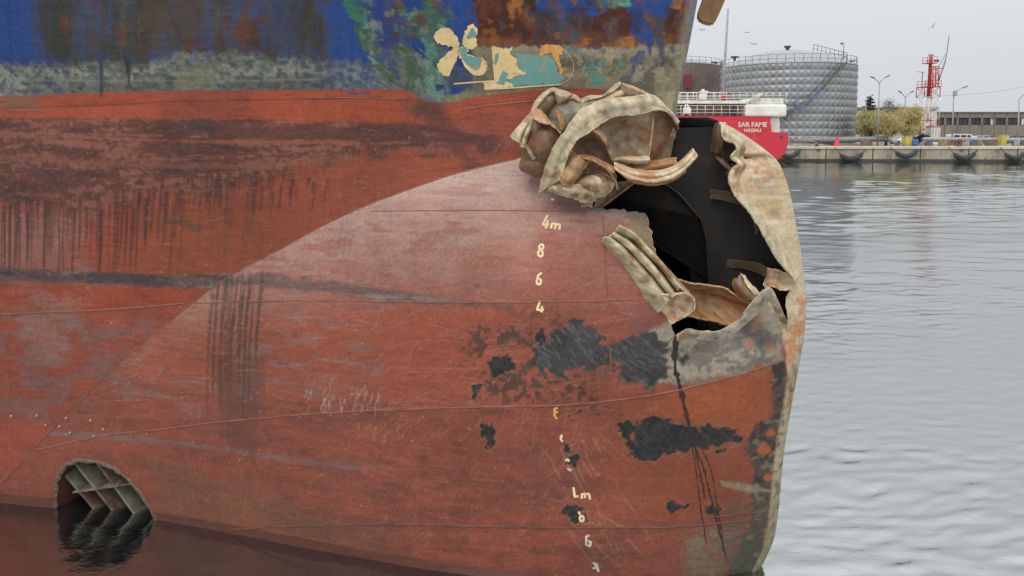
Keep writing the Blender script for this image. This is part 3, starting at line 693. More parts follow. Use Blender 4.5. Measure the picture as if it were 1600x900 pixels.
def plating_material(name):
    m = bpy.data.materials.new(name); m.use_nodes = True
    n, l = m.node_tree.nodes, m.node_tree.links; p = n["Principled BSDF"]
    at_ = n.new("ShaderNodeAttribute"); at_.attribute_name = "wear"
    ar = n.new("ShaderNodeAttribute"); ar.attribute_name = "gloss"
    t = n.new("ShaderNodeTexCoord")
    def noise(sc, det, stretch=None, r=.6):
        z = n.new("ShaderNodeTexNoise"); z.inputs['Scale'].default_value = sc; z.inputs['Detail'].default_value = det; z.inputs['Roughness'].default_value = r
        if stretch:
            mp = n.new("ShaderNodeMapping"); mp.inputs['Scale'].default_value = stretch; l.new(t.outputs['Object'], mp.inputs[0]); l.new(mp.outputs[0], z.inputs[0])
        else: l.new(t.outputs['Object'], z.inputs[0])
        return z
    g = noise(110, 6, None, .7)
    mr = n.new("ShaderNodeMapRange"); mr.inputs[1].default_value = .3; mr.inputs[2].default_value = .7; mr.inputs[3].default_value = .86; mr.inputs[4].default_value = 1.13
    l.new(g.outputs[0], mr.inputs[0])
    h = noise(7, 6, (1, 1, 5)); mr2 = n.new("ShaderNodeMapRange"); mr2.inputs[1].default_value = .3; mr2.inputs[2].default_value = .7; mr2.inputs[3].default_value = .90; mr2.inputs[4].default_value = 1.10
    l.new(h.outputs[0], mr2.inputs[0])
    mu = n.new("ShaderNodeMath"); mu.operation = 'MULTIPLY'; l.new(mr.outputs[0], mu.inputs[0]); l.new(mr2.outputs[0], mu.inputs[1])
    sc = n.new("ShaderNodeVectorMath"); sc.operation = 'SCALE'; l.new(at_.outputs['Color'], sc.inputs[0]); l.new(mu.outputs[0], sc.inputs[3])
    l.new(sc.outputs[0], p.inputs['Base Color'])
    gr = n.new("ShaderNodeMath"); gr.operation = 'MULTIPLY_ADD'; gr.inputs[1].default_value = .25; l.new(g.outputs[0], gr.inputs[0])
    sb = n.new("ShaderNodeMath"); sb.operation = 'SUBTRACT'; sb.inputs[1].default_value = .12; l.new(ar.outputs['Fac'], sb.inputs[0]); l.new(sb.outputs[0], gr.inputs[2])
    l.new(gr.outputs[0], p.inputs['Roughness'])
    p.inputs['Specular IOR Level'].default_value = .32
    b1 = n.new("ShaderNodeBump"); b1.inputs['Strength'].default_value = .35; b1.inputs['Distance'].default_value = .004; l.new(g.outputs[0], b1.inputs['Height'])
    big = noise(2.2, 3); b2 = n.new("ShaderNodeBump"); b2.inputs['Strength'].default_value = .35; b2.inputs['Distance'].default_value = .03
    l.new(big.outputs[0], b2.inputs['Height']); l.new(b1.outputs[0], b2.inputs['Normal']); l.new(b2.outputs[0], p.inputs['Normal'])
    return m

def store_paint(me, paint, gain=0.60):
    n = len(me.vertices)
    a = me.attributes.new("wear", 'FLOAT_COLOR', 'POINT')
    rgba = np.ones((n, 4), np.float32); rgba[:, :3] = np.clip(paint.c * gain, 0, 1); a.data.foreach_set("color", rgba.ravel())
    g = me.attributes.new("gloss", 'FLOAT', 'POINT'); g.data.foreach_set("value", paint.r.astype(np.float32))

# ================================================================== the damaged ship: meshes
SHIP = empty("damaged_ship", tuple(ship(3.0, 0, 0)))
tag(SHIP, "rust-streaked blue and red cargo ship with a torn-open bulbous bow", "ship")
M_PLATE = plating_material("painted_plating")
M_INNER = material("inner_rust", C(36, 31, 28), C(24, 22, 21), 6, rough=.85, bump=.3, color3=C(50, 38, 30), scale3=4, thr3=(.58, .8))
M_INNER_SHADE = material("inner_shade", C(24, 23, 23), C(16, 16, 17), 5, rough=.8)  # near-black colour stands in for the shade inside the bulb
M_EDGE = material("torn_edge", C(226, 208, 176), C(176, 140, 104), 14, rough=.6, bump=.4)

HOLE_PX = [(925, 322), (948, 329), (962, 327), (985, 331), (1007, 333), (1012, 342), (1018, 368), (1024, 395), (1031, 417), (1044, 430), (1046, 470), (1043, 495), (1048, 515), (1054, 525), (1059, 524), (1075, 515), (1084, 519),
           (1098, 518), (1120, 519), (1132, 513), (1144, 507), (1156, 496), (1166, 486), (1172, 476), (1177, 467), (1186, 465), (1190, 458), (1191, 452), (1195, 455), (1203, 450),
           (1211, 462), (1219, 478), (1226, 495), (1231, 504), (1230, 492), (1227, 478), (1228, 465), (1234, 454), (1241, 446), (1242, 437), (1232, 427), (1219, 412), (1207, 396), (1198, 380), (1189, 362), (1180, 345),
           (1173, 335), (1165, 326), (1156, 318), (1147, 304), (1141, 292), (1138, 280), (1139, 270), (1144, 262), (1152, 254), (1143, 249), (1141, 245), (1149, 237), (1150, 229), (1146, 223), (1138, 220), (1129, 219), (1125, 210), (1126, 200), (1123, 190)]
_h = chart(HOLE_PX, b_bulb)
_hs, _ = on_centre(np.array([1120, 1060]), np.array([188, 192]))
_h2 = chart([(960, 215), (905, 250), (890, 285), (905, 312)], b_bulb)
HOLE = np.concatenate([_h, [[_hs[0] + .02, 3.33], [_hs[1] + .25, 3.34]], _h2])
# roughen the tear
def roughen(poly, step=0.025, amp=0.006, seed=1):
    out = []; r = np.random.RandomState(seed)
    for i in range(len(poly)):
        a, b = poly[i], poly[(i + 1) % len(poly)]; L = np.hypot(*(b - a)); k = max(1, int(L / step)); nrm = np.array([-(b - a)[1], (b - a)[0]]) / max(L, 1e-6)
        for j in range(k):
            out.append(a + (b - a) * j / k + (nrm * r.normal(0, amp) if j else 0))
    return np.array(out)
HOLE = roughen(HOLE)
TH_PX = [(92, 850), (88, 800), (88, 760), (92, 742), (103, 728), (118, 721), (135, 720), (155, 723), (175, 731), (195, 745), (212, 762), (226, 780), (238, 800), (250, 830), (262, 860)]
THRUST = chart(TH_PX, b_bulb)

# buckles near the breach: (s, z, width s, width z, height)
for (x, y, ws, wz, h) in ((1168, 522, .11, .12, -.085), (1206, 490, .035, .16, .04), (1183, 275, .09, .11, .05), (1165, 246, .2, .02, -.038), (1150, 225, .05, .06, .02), (1200, 355, .05, .10, .028), (1232, 400, .03, .12, -.02), (1210, 335, .05, .07, -.02), (1190, 390, .10, .05, .02), (1215, 300, .06, .06, -.012), (1170, 215, .1, .06, .02),
                        (1000, 375, .12, .10, .03), (900, 318, .10, .05, -.02), (1080, 545, .15, .10, -.02), (780, 640, .18, .035, .012), (700, 560, .5, .25, -.015), (560, 520, .4, .2, .012), (860, 600, .25, .2, .012), (1130, 640, .2, .12, .015), (1000, 760, .3, .15, -.012)):
    c_ = chart([(x, y)], b_bulb)[0]
    DENTS.append((c_[0], c_[1], ws, wz, h))

def cut_faces(F, S, Z, polys):
    keep = np.ones(len(F), bool)
    cs = S[F].mean(1); cz = Z[F].mean(1); P = np.stack([cs, cz], -1)
    for poly in polys:
        lo, hi = poly.min(0), poly.max(0); k = (cs > lo[0]) & (cs < hi[0]) & (cz > lo[1]) & (cz < hi[1])
        sd, _ = sd_poly(P[k], poly); kk = np.where(k)[0][sd > 0]; keep[kk] = False
    return F[keep]

def build_bulb():
    D = np.unique(np.concatenate([np.linspace(0, 1, 30) ** 1.6 * .16, np.arange(.16, 3.0, .0088), np.arange(3.0, 8.2, .012)]))
    ph = np.linspace(math.radians(-24), math.radians(90), 400)
    z = np.where(ph > 0, ZC + HT * np.sin(np.abs(ph)) ** (2 / 2.2), ZC - HB * np.sin(np.abs(ph)) ** (2 / 3.0))
    z = np.unique(np.round(np.concatenate([np.linspace(-.35, 2.75, 330), z[z > 2.75]]), 5))
    DD, ZZ = np.meshgrid(D, z, indexing='ij')
    SS = s_front(ZZ) + DD
    n, m = SS.shape
    S = SS.ravel().copy(); Z = ZZ.ravel().copy()
    for poly in (HOLE, THRUST):
        lo, hi = poly.min(0) - .03, poly.max(0) + .03
        k = np.where((S > lo[0]) & (S < hi[0]) & (Z > lo[1]) & (Z < hi[1]))[0]
        P = np.stack([S[k], Z[k]], -1); sd, near = sd_poly(P, poly)
        sn = np.abs(sd) < .0052
        S[k[sn]] = near[sn, 0]; Z[k[sn]] = np.minimum(near[sn, 1], 3.2999)
    N = b_bulb(S, Z)
    N = np.maximum(N, 0)
    idx = np.arange(n * m).reshape(n, m)
    F = np.stack([idx[:-1, :-1], idx[1:, :-1], idx[1:, 1:], idx[:-1, 1:]], -1).reshape(-1, 4)
    F = cut_faces(F, S, Z, (HOLE, THRUST))
    # drop what lies buried in the hull
    zc = z_cr(np.maximum(S, S_CR0)); buried = (Z > zc + .07) & (S > S_CR0 + .05)
    F = F[~buried[F].all(1)]
    used = np.zeros(len(S), bool); used[F.ravel()] = True
    remap = np.cumsum(used) - 1
    S, Z, N = S[used], Z[used], N[used]; F = remap[F]
    V = ship(S, N, Z)
    Dv = S - s_front(Z)
    # thickness of the torn edge: boundary edges extruded inwards
    e = np.concatenate([F[:, [0, 1]], F[:, [1, 2]], F[:, [2, 3]], F[:, [3, 0]]])
    key = np.sort(e, 1); code = key[:, 0].astype(np.int64) * len(V) + key[:, 1]
    _, inv, cnt = np.unique(code, return_inverse=True, return_counts=True)
    be = e[cnt[inv] == 1]
    mid = np.stack([(S[be[:, 0]] + S[be[:, 1]]) / 2, (Z[be[:, 0]] + Z[be[:, 1]]) / 2], -1)
    near_h = np.abs(sd_poly(mid, HOLE)[0]) < .012
    be = be[near_h]
    return V, F, S, Z, Dv, be

V, F, S, Z, Dv, be = build_bulb()
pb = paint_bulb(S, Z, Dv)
me = raw_mesh("bulbous_bow", V, F[:, ::-1])
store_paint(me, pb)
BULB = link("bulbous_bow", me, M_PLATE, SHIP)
tag(BULB, "scraped red bulb with a ragged hole and sand-coloured front plating")
# plate edge
bv = np.unique(be); rm = {int(v): i for i, v in enumerate(bv)}
inn = V[bv] + np.concatenate([(-STB * .016), [0]])
Ve = np.concatenate([V[bv] + np.concatenate([(STB * .0005), [0]]), inn]); k_ = len(bv)
Fe = np.array([[rm[int(a)], rm[int(b)], rm[int(b)] + k_, rm[int(a)] + k_] for a, b in be])
link("torn_rim", raw_mesh("torn_rim", Ve, Fe, True), M_EDGE, BULB)

# inner skin, port shell, closing bulkhead
def inner_shell(sign, off, name, cut, parent, mat, step=.03):
    D = np.unique(np.concatenate([np.linspace(0, .15, 8), np.arange(.15, 2.6, step)])); z = np.unique(np.concatenate([np.linspace(-1.2, 2.8, int(4 / step)), ZC + HT * np.sin(np.linspace(.85, 1.57, 16)) ** (2 / 2.2)]))
    DD, ZZ = np.meshgrid(D, z, indexing='ij'); SS = s_front(ZZ) + DD; N = np.maximum(b_bulb(SS, ZZ) - off, 0)
    n, m = SS.shape; idx = np.arange(n * m).reshape(n, m)
    F = np.stack([idx[:-1, :-1], idx[1:, :-1], idx[1:, 1:], idx[:-1, 1:]], -1).reshape(-1, 4)
    S, Z = SS.ravel().copy(), ZZ.ravel().copy()
    if cut:
        k = np.where((S < HOLE[:, 0].max() + .1))[0]; P = np.stack([S[k], Z[k]], -1); sd, near = sd_poly(P, HOLE)
        sn = np.abs(sd) < step * .62; S[k[sn]] = near[sn, 0]; Z[k[sn]] = np.minimum(near[sn, 1], 3.2999)
        F = cut_faces(F, S, Z, (HOLE,)); N = np.maximum(b_bulb(S, Z) - off, 0)
    Vv = ship(S, sign * N.ravel(), Z)
    return link(name, raw_mesh(name, Vv, F), mat, parent)
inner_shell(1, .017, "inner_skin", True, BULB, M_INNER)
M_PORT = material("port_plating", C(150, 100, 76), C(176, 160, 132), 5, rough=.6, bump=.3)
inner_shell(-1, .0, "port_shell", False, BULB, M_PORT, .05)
inner_shell(-1, .018, "port_inner_skin", False, BULB, M_INNER_SHADE, .05)
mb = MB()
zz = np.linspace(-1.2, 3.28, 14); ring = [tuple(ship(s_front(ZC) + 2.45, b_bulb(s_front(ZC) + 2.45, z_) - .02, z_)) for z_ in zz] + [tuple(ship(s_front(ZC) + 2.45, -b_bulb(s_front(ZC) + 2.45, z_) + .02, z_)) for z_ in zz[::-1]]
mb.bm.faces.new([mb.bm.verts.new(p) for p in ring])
mb.build("blackout_bulkhead", M_INNER_SHADE, BULB)  # bulkhead added to shut out light, so the inside stays dark

# hull above the crease
def build_hull(sign, nD, nz, cut=True):
    D = np.unique(np.concatenate([np.linspace(0, 1, 24) ** 1.5 * .12, np.linspace(.12, 9.0, nD)]))
    w = np.linspace(0, 1, nz)
    s0 = s_stem(3.3) + D
    zlo = np.where(s0 < S_CR0, z_cr(S_CR0) + (S_CR0 - s0) * .08, z_cr(np.maximum(s0, S_CR0))) - .03
    zlo = np.maximum(zlo, -.4)
    ZZ = zlo[:, None] + (5.3 - zlo)[:, None] * w[None, :]
    SS = s_stem(np.maximum(ZZ, 3.3)) + D[:, None]
    N = b_hull(SS, ZZ); N[0] = 0
    return ship(SS, sign * N, ZZ), SS.ravel(), ZZ.ravel()
Vh, Sh, Zh = build_hull(1, 860, 430)
ph_ = paint_hull(Sh, Zh)
n_, m_ = Vh.shape[:2]; idx = np.arange(n_ * m_).reshape(n_, m_)
Fh = np.stack([idx[:-1, :-1], idx[:-1, 1:], idx[1:, 1:], idx[1:, :-1]], -1).reshape(-1, 4)
me = raw_mesh("hull", Vh.reshape(-1, 3), Fh)
store_paint(me, ph_)
HULL = link("hull", me, M_PLATE, SHIP)
tag(HULL, "blue topsides over red bottom paint, streaked with rust and scum")
Vp, Sp, Zp = build_hull(-1, 90, 40)
M_PBLUE = material("port_blue", C(46, 74, 150), C(110, 60, 40), 3, rough=.5)
link("port_side", grid_mesh("port_side", Vp), M_PBLUE, SHIP)

# ================================================================== torn and crumpled plates of the breach
M_TORN = plating_material("torn_steel")
# (main, second, rust, rust amount, back)
M_SANDP = ((200, 186, 154), (156, 146, 122), (160, 114, 76), .03)
M_PALEP = ((206, 188, 158), (164, 146, 120), (186, 128, 88), .18)
M_OLIVE = ((146, 136, 116), (112, 104, 90), (140, 92, 60), .16)
M_BROWNP = ((130, 106, 82), (96, 80, 66), (146, 94, 58), .28)
M_RUSTP = ((176, 142, 106), (134, 102, 76), (166, 104, 60), .36)
M_GREYP = ((154, 138, 114), (132, 128, 118), (152, 108, 68), .24)
M_DARKP = ((84, 70, 56), (62, 54, 46), (96, 66, 44), .2)
M_EDGEP = material("folded_steel", C(196, 176, 144), C(140, 104, 74), 16, rough=.55, bump=.4)
M_EDGER = material("rusty_fold", C(150, 110, 74), C(104, 74, 52), 16, rough=.65, bump=.4)

def torn_colour(Q, pal, back, seed, fold=None):
    """mottled bare steel, rust and scorched paint by place on the sheet; torn borders go rusty and bright"""
    a, b, ru, amt = pal; nu, nv = Q.shape[:2]
    x = (Q[..., 0] + .4 * Q[..., 1]).ravel(); z = (Q[..., 2] - .4 * Q[..., 1]).ravel()
    n1 = fbm(x * 7, z * 7, 4, seed) - .5; n2 = fbm(x * 22, z * 22, 4, seed + 9) - .5; n3 = fbm(x * 70, z * 70, 3, seed + 17) - .5
    c = np.tile(s2l(a), (nu * nv, 1)); mx = lambda m, col: c * (1 - np.clip(m, 0, 1)[:, None]) + s2l(col) * np.clip(m, 0, 1)[:, None]
    c = mx(sstep(-.3, .32, n1 * .8 + n2 * .7) * .9, b)
    c = mx(sstep(.16 - amt * .5, .34 - amt * .5, n1 * .5 + n2 * .8 + fbm(x * 3, z * 3, 2, seed + 4) - .5) * .7, ru)
    c = mx(sstep(.12, .26, n2 + n3 * .6) * .4, tuple(v * .6 for v in ru))
    c = mx(sstep(.2, .3, -n2 + n3 * .8) * .3, tuple(min(255, v * 1.1) for v in a)); lo = fbm(x * 1.8, z * 1.8, 2, seed + 60); c = c * (.78 + .42 * lo)[:, None]
    if fold is not None: c = mx(fold.ravel() * (.32 + n2), tuple(v * .45 for v in b))          # fold lines painted darker, standing in for shade in the creases
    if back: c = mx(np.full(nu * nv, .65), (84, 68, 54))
    I, J = np.meshgrid(np.arange(nu), np.arange(nv), indexing='ij')
    e = np.minimum(np.minimum(I, nu - 1 - I), np.minimum(J, nv - 1 - J)).ravel()
    c = mx((e < 2) * (.4 + n3), tuple(.5 * v + .5 * w for v, w in zip(a, ru))); c = mx((e < 1) * (.6 + n3), tuple(min(255, v * 1.15) for v in a))
    return np.clip(c * (1 + n3 * .5)[:, None], 0.003, .9), np.clip(.52 + n2 * .5, .3, .8)

def crom(P, t):
    """Catmull-Rom through rows of P (k,...) at params t in [0,k-1]"""
    k = len(P); i = np.clip(np.floor(t).astype(int), 0, k - 2); f = (t - i)
    def g(j): return P[np.clip(j, 0, k - 1)]
    ex = (slice(None),) + (None,) * (P.ndim - 1); f = f[ex]
    p0, p1, p2, p3 = g(i - 1), g(i), g(i + 1), g(i + 2)
    p0 = np.where((i == 0)[ex], 2 * p1 - p2, p0); p3 = np.where((i == k - 2)[ex], 2 * p2 - p1, p3)
    return .5 * (2 * p1 + (p2 - p0) * f + (2 * p0 - 5 * p1 + 4 * p2 - p3) * f ** 2 + (3 * p1 - p0 - 3 * p2 + p3) * f ** 3)

_patch_seed = [100]
def patch(rows, mat, name="torn_plate", thick=.012, crumple=.005, rag=.006, res=11, parent=None, label=None):
    """a bent sheet of steel through measured points (photo x, y, distance), given both faces and an edge"""
    _patch_seed[0] += 1; sd_ = _patch_seed[0]
    A = np.array(rows, float)
    P = at(A[..., 0], A[..., 1], A[..., 2])
    nu, nv = max(10, (P.shape[0] - 1) * res + 1), max(10, (P.shape[1] - 1) * res + 1)
    Q = crom(P, np.linspace(0, P.shape[0] - 1, nu)); Q = np.swapaxes(crom(np.swapaxes(Q, 0, 1), np.linspace(0, P.shape[1] - 1, nv)), 0, 1)
    du = np.gradient(Q, axis=0); dv = np.gradient(Q, axis=1); n = np.cross(du, dv); n /= np.maximum(np.linalg.norm(n, axis=-1, keepdims=True), 1e-9)
    n = np.where((n[..., 1:2].mean() > 0), -n, n)
    U = Q[..., 0] * 11 + Q[..., 1] * 7; W = Q[..., 2] * 11
    crease = np.abs(vnoise(U * .55 + W * .3, W * .55, sd_ + 40) - .5) + .35 * np.abs(vnoise(U * 1.1 + W * .4, W * 1.5 - U * .6, sd_ + 44) - .5)      # sharp folds
    Q = Q + n * ((fbm(U, W, 3, sd_) - .5) * crumple * 2.2 + (crease - .35) * crumple * 5.0)[..., None]
    # ragged border
    def jag(e, d, s):
        k = e.shape[0]; a = (vnoise(np.arange(k) * .9, np.zeros(k), s) - .5) * 2 * rag + (vnoise(np.arange(k) * .31, np.zeros(k), s + 5) - .5) * 2 * rag
        L = np.maximum(np.linalg.norm(d, axis=-1, keepdims=True), 1e-9); return e + d / L * a[:, None]
    Q[0] = jag(Q[0], du[0], sd_); Q[-1] = jag(Q[-1], du[-1], sd_ + 1); Q[:, 0] = jag(Q[:, 0], dv[:, 0], sd_ + 2); Q[:, -1] = jag(Q[:, -1], dv[:, -1], sd_ + 3)
    T, Bt = Q + n * thick / 2, Q - n * thick / 2
    N = nu * nv; idx = np.arange(N).reshape(nu, nv)
    F = np.stack([idx[:-1, :-1], idx[1:, :-1], idx[1:, 1:], idx[:-1, 1:]], -1).reshape(-1, 4)
    loop = np.concatenate([idx[0, :-1], idx[:-1, -1], idx[-1, :0:-1], idx[:0:-1, 0]])
    nx = np.roll(loop, -1); rim = np.stack([loop, nx, nx + N, loop + N], -1)
    # faces, backs and rims keep their own vertices so that edges stay crisp
    top, bot = T.reshape(-1, 3), Bt.reshape(-1, 3)
    me = raw_mesh(name, np.concatenate([top, bot]), np.concatenate([F, F[:, ::-1] + N, rim]))
    f1 = np.abs(vnoise(U * .55 + W * .3, W * .55, sd_ + 40) - .5); f2 = np.abs(vnoise(U * 1.1 + W * .4, W * 1.5 - U * .6, sd_ + 44) - .5); fold = np.maximum(np.exp(-(f1 / .022) ** 2), .7 * np.exp(-(f2 / .018) ** 2))
    c1, r1 = torn_colour(Q, mat, False, sd_, fold); c2, r2 = torn_colour(Q, mat, True, sd_ + 31)
    at_ = me.attributes.new("wear", 'FLOAT_COLOR', 'POINT'); rgba = np.ones((2 * N, 4), np.float32); rgba[:, :3] = np.concatenate([c1, c2]) * .88; at_.data.foreach_set("color", rgba.ravel())
    ag = me.attributes.new("gloss", 'FLOAT', 'POINT'); ag.data.foreach_set("value", np.concatenate([r1, r2]).astype(np.float32))
    bm = bmesh.new(); bm.from_mesh(me); bmesh.ops.recalc_face_normals(bm, faces=bm.faces)
    for e in bm.edges:
        if len(e.link_faces) == 2 and e.calc_face_angle(0) > .30: e.smooth = False
    bm.to_mesh(me); bm.free()
    o = link(name, me, M_TORN, parent or BULB)
    if label: o["label"] = label
    return o

def strip2(outer, inner, d_out, d_mid, d_in, bulge=.0):
    """rows outer / two mids / inner from two edge lines"""
    o = np.array(outer, float); i = np.array(inner, float); k = len(o)
    t = np.linspace(0, 1, k)
    f = lambda d: np.interp(t, np.linspace(0, 1, len(d)), d) if np.ndim(d) else np.full(k, d)
    rows = []
    for w, d in ((0, f(d_out)), (.33, f(d_mid)), (.68, f(d_mid)), (1, f(d_in))):
        rows.append(np.concatenate([o * (1 - w) + i * w, d[:, None]], 1))
    return np.stack(rows, 1)

# --- bundle pushed back against the hull
patch([[(798, 214, 5.66), (803, 218, 5.60), (810, 222, 5.58), (814, 226, 5.63)], [(806, 202, 5.66), (811, 205, 5.60), (815, 208, 5.59), (818, 211, 5.65)],
       [(818, 188, 5.66), (822, 190, 5.60), (826, 192, 5.59), (829, 195, 5.65)], [(829, 174, 5.66), (832, 176, 5.60), (835, 178, 5.60), (837, 181, 5.66)],
       [(836, 160, 5.66), (839, 163, 5.60), (841, 165, 5.60), (843, 168, 5.66)], [(848, 146, 5.66), (850, 149, 5.60), (852, 152, 5.60), (854, 156, 5.66)],
       [(861, 138, 5.66), (862, 141, 5.59), (864, 144, 5.60), (865, 149, 5.66)], [(870, 139, 5.66), (872, 145, 5.56), (873, 152, 5.55), (872, 161, 5.62)],
       [(881, 142, 5.66), (882, 148, 5.56), (884, 153, 5.56), (882, 159, 5.62)], [(892, 147, 5.66), (890, 150, 5.60), (890, 153, 5.60), (888, 156, 5.63)]], M_PALEP, crumple=.003, rag=.004, label="pale rolled lip of the crumpled bundle")
patch([[(829, 183, 5.62), (832, 185, 5.57), (836, 188, 5.58)], [(822, 200, 5.62), (826, 202, 5.56), (829, 204, 5.58)], [(817, 214, 5.62), (820, 215, 5.56), (824, 216, 5.6)], [(814, 229, 5.63), (818, 229, 5.58), (822, 227, 5.62)]], M_PALEP, crumple=.002)
patch([[(836, 166, 5.66), (842, 171, 5.60), (849, 176, 5.60), (855, 182, 5.66)], [(849, 151, 5.66), (855, 156, 5.59), (861, 162, 5.59), (868, 169, 5.66)], [(861, 142, 5.68), (866, 148, 5.62), (871, 155, 5.62), (876, 162, 5.68)]], M_BROWNP, crumple=.003, rag=.003)
patch([[(845, 184, 5.68), (862, 166, 5.64), (882, 157, 5.64), (905, 158, 5.66), (940, 149, 5.68)], [(858, 194, 5.62), (872, 179, 5.56), (890, 166, 5.55), (912, 163, 5.57), (945, 154, 5.60)],
       [(872, 206, 5.58), (884, 192, 5.52), (898, 178, 5.51), (920, 169, 5.53), (950, 160, 5.56)], [(884, 218, 5.60), (893, 204, 5.56), (906, 189, 5.55), (928, 178, 5.56), (957, 168, 5.58)]], M_OLIVE, crumple=.004)
patch([[(892, 147, 5.66), (901, 150, 5.64), (912, 160, 5.64)], [(896, 152, 5.60), (904, 157, 5.58), (912, 163, 5.60)], [(892, 153, 5.63), (902, 161, 5.62), (908, 163, 5.64)]], M_PALEP, crumple=.002, rag=.002)
patch([[(908, 155, 5.66), (922, 149, 5.66), (942, 147, 5.66), (956, 137, 5.68), (968, 127, 5.70)], [(908, 160, 5.60), (922, 155, 5.58), (942, 150, 5.58), (957, 142, 5.60), (969, 131, 5.64)],
       [(910, 163, 5.63), (924, 159, 5.62), (943, 154, 5.62), (958, 146, 5.63), (969, 136, 5.66)]], M_PALEP, crumple=.004, rag=.006)
patch([[(905, 172, 5.60), (930, 158, 5.60), (950, 150, 5.62), (968, 140, 5.66)], [(908, 175, 5.55), (932, 163, 5.54), (952, 154, 5.55), (972, 144, 5.60)], [(912, 180, 5.58), (936, 168, 5.57), (956, 160, 5.58), (978, 150, 5.62)]], M_PALEP, crumple=.003)
patch([[(966, 135, 5.68), (974, 131, 5.66), (990, 137, 5.66), (1006, 144, 5.67), (1016, 150, 5.68)], [(962, 145, 5.63), (974, 143, 5.60), (990, 146, 5.60), (1004, 150, 5.62), (1016, 154, 5.64)], [(960, 156, 5.62), (974, 156, 5.60), (990, 156, 5.60), (1004, 156, 5.61), (1016, 158, 5.62)]], M_BROWNP, crumple=.004)
patch([[(972, 130, 5.69), (988, 135, 5.68), (1004, 142, 5.68), (1016, 149, 5.69)], [(974, 133, 5.64), (989, 138, 5.63), (1004, 145, 5.63), (1016, 151, 5.65)]], M_PALEP, crumple=.001, rag=.002)
patch([[(833, 166, 5.58), (843, 171, 5.56), (852, 180, 5.56), (859, 188, 5.57), (874, 203, 5.58)], [(831, 176, 5.54), (841, 180, 5.52), (851, 187, 5.52), (860, 192, 5.54), (875, 205, 5.56)], [(831, 184, 5.52), (840, 188, 5.49), (850, 192, 5.49), (861, 195, 5.52), (876, 207, 5.55)]], M_PALEP, crumple=.004, label="pale torn flap folded over the bundle")
patch([[(831, 185, 5.58), (838, 188, 5.54), (846, 190, 5.57)], [(829, 196, 5.57), (837, 199, 5.53), (844, 201, 5.56)], [(831, 206, 5.57), (837, 208, 5.54), (841, 209, 5.56)], [(834, 214, 5.58), (836, 216, 5.56), (838, 213, 5.58)]], M_OLIVE, crumple=.003, rag=.002)
patch([[(822, 194, 5.66), (846, 190, 5.60), (862, 194, 5.58), (879, 206, 5.60)], [(818, 216, 5.64), (840, 212, 5.52), (858, 212, 5.50), (874, 218, 5.56)], [(815, 234, 5.64), (836, 234, 5.49), (852, 235, 5.48), (867, 236, 5.54)], [(820, 249, 5.64), (835, 251, 5.54), (846, 253, 5.53), (860, 254, 5.56)]], M_BROWNP, crumple=.008, label="rust-brown crushed side of the bundle")
patch([[(817, 242, 5.70), (828, 250, 5.62), (838, 252, 5.60), (854, 250, 5.60)], [(813, 259, 5.64), (826, 256, 5.54), (838, 254, 5.52), (855, 257, 5.55)], [(817, 267, 5.68), (828, 267, 5.58), (840, 267, 5.56), (856, 268, 5.58)], [(824, 272, 5.74), (836, 276, 5.68), (846, 277, 5.66), (858, 275, 5.66)]], M_BROWNP, crumple=.006)
patch([[(867, 171, 5.53), (871, 173, 5.52)], [(872, 181, 5.50), (878, 181, 5.52)], [(875, 192, 5.49), (882, 191, 5.51)], [(877, 202, 5.50), (882, 198, 5.52)]], M_RUSTP, crumple=.004, rag=.003)
patch([[(818, 226, 5.50), (822, 230, 5.50), (828, 240, 5.47), (834, 250, 5.47)], [(820, 224, 5.52), (825, 229, 5.52), (831, 239, 5.49), (836, 247, 5.49)]], M_OLIVE, crumple=.002, rag=.004)

# --- the broad arched band
outer = [(842, 301), (845, 285), (850, 269), (856, 252), (863, 235), (870, 222), (877, 213), (890, 194), (905, 174), (925, 163), (945, 156), (968, 152), (990, 151), (1012, 148), (1026, 153), (1040, 165), (1052, 178), (1061, 190)]
inner = [(874, 281), (880, 270), (883, 258), (886, 247), (891, 236), (897, 226), (904, 217), (916, 210), (926, 203), (937, 195), (955, 184), (972, 181), (990, 180), (1008, 177), (1024, 172), (1038, 173), (1048, 180), (1058, 195)]
patch(strip2(outer, inner, [5.57, 5.50, 5.48, 5.49, 5.51, 5.56], [5.50, 5.445, 5.425, 5.435, 5.46, 5.53], [5.46, 5.43, 5.415, 5.43, 5.455, 5.54]), M_SANDP, thick=.014, crumple=.0035, rag=.004, res=8, label="broad sand-coloured band arching over the crumpled plates")
patch([[(1026, 172, 5.50), (1040, 174, 5.52), (1050, 182, 5.54), (1060, 194, 5.56)], [(1028, 176, 5.58), (1040, 178, 5.60), (1050, 187, 5.62), (1059, 200, 5.62)], [(1034, 178, 5.62), (1044, 184, 5.66), (1051, 194, 5.68), (1055, 205, 5.68)]], M_BROWNP, crumple=.003)
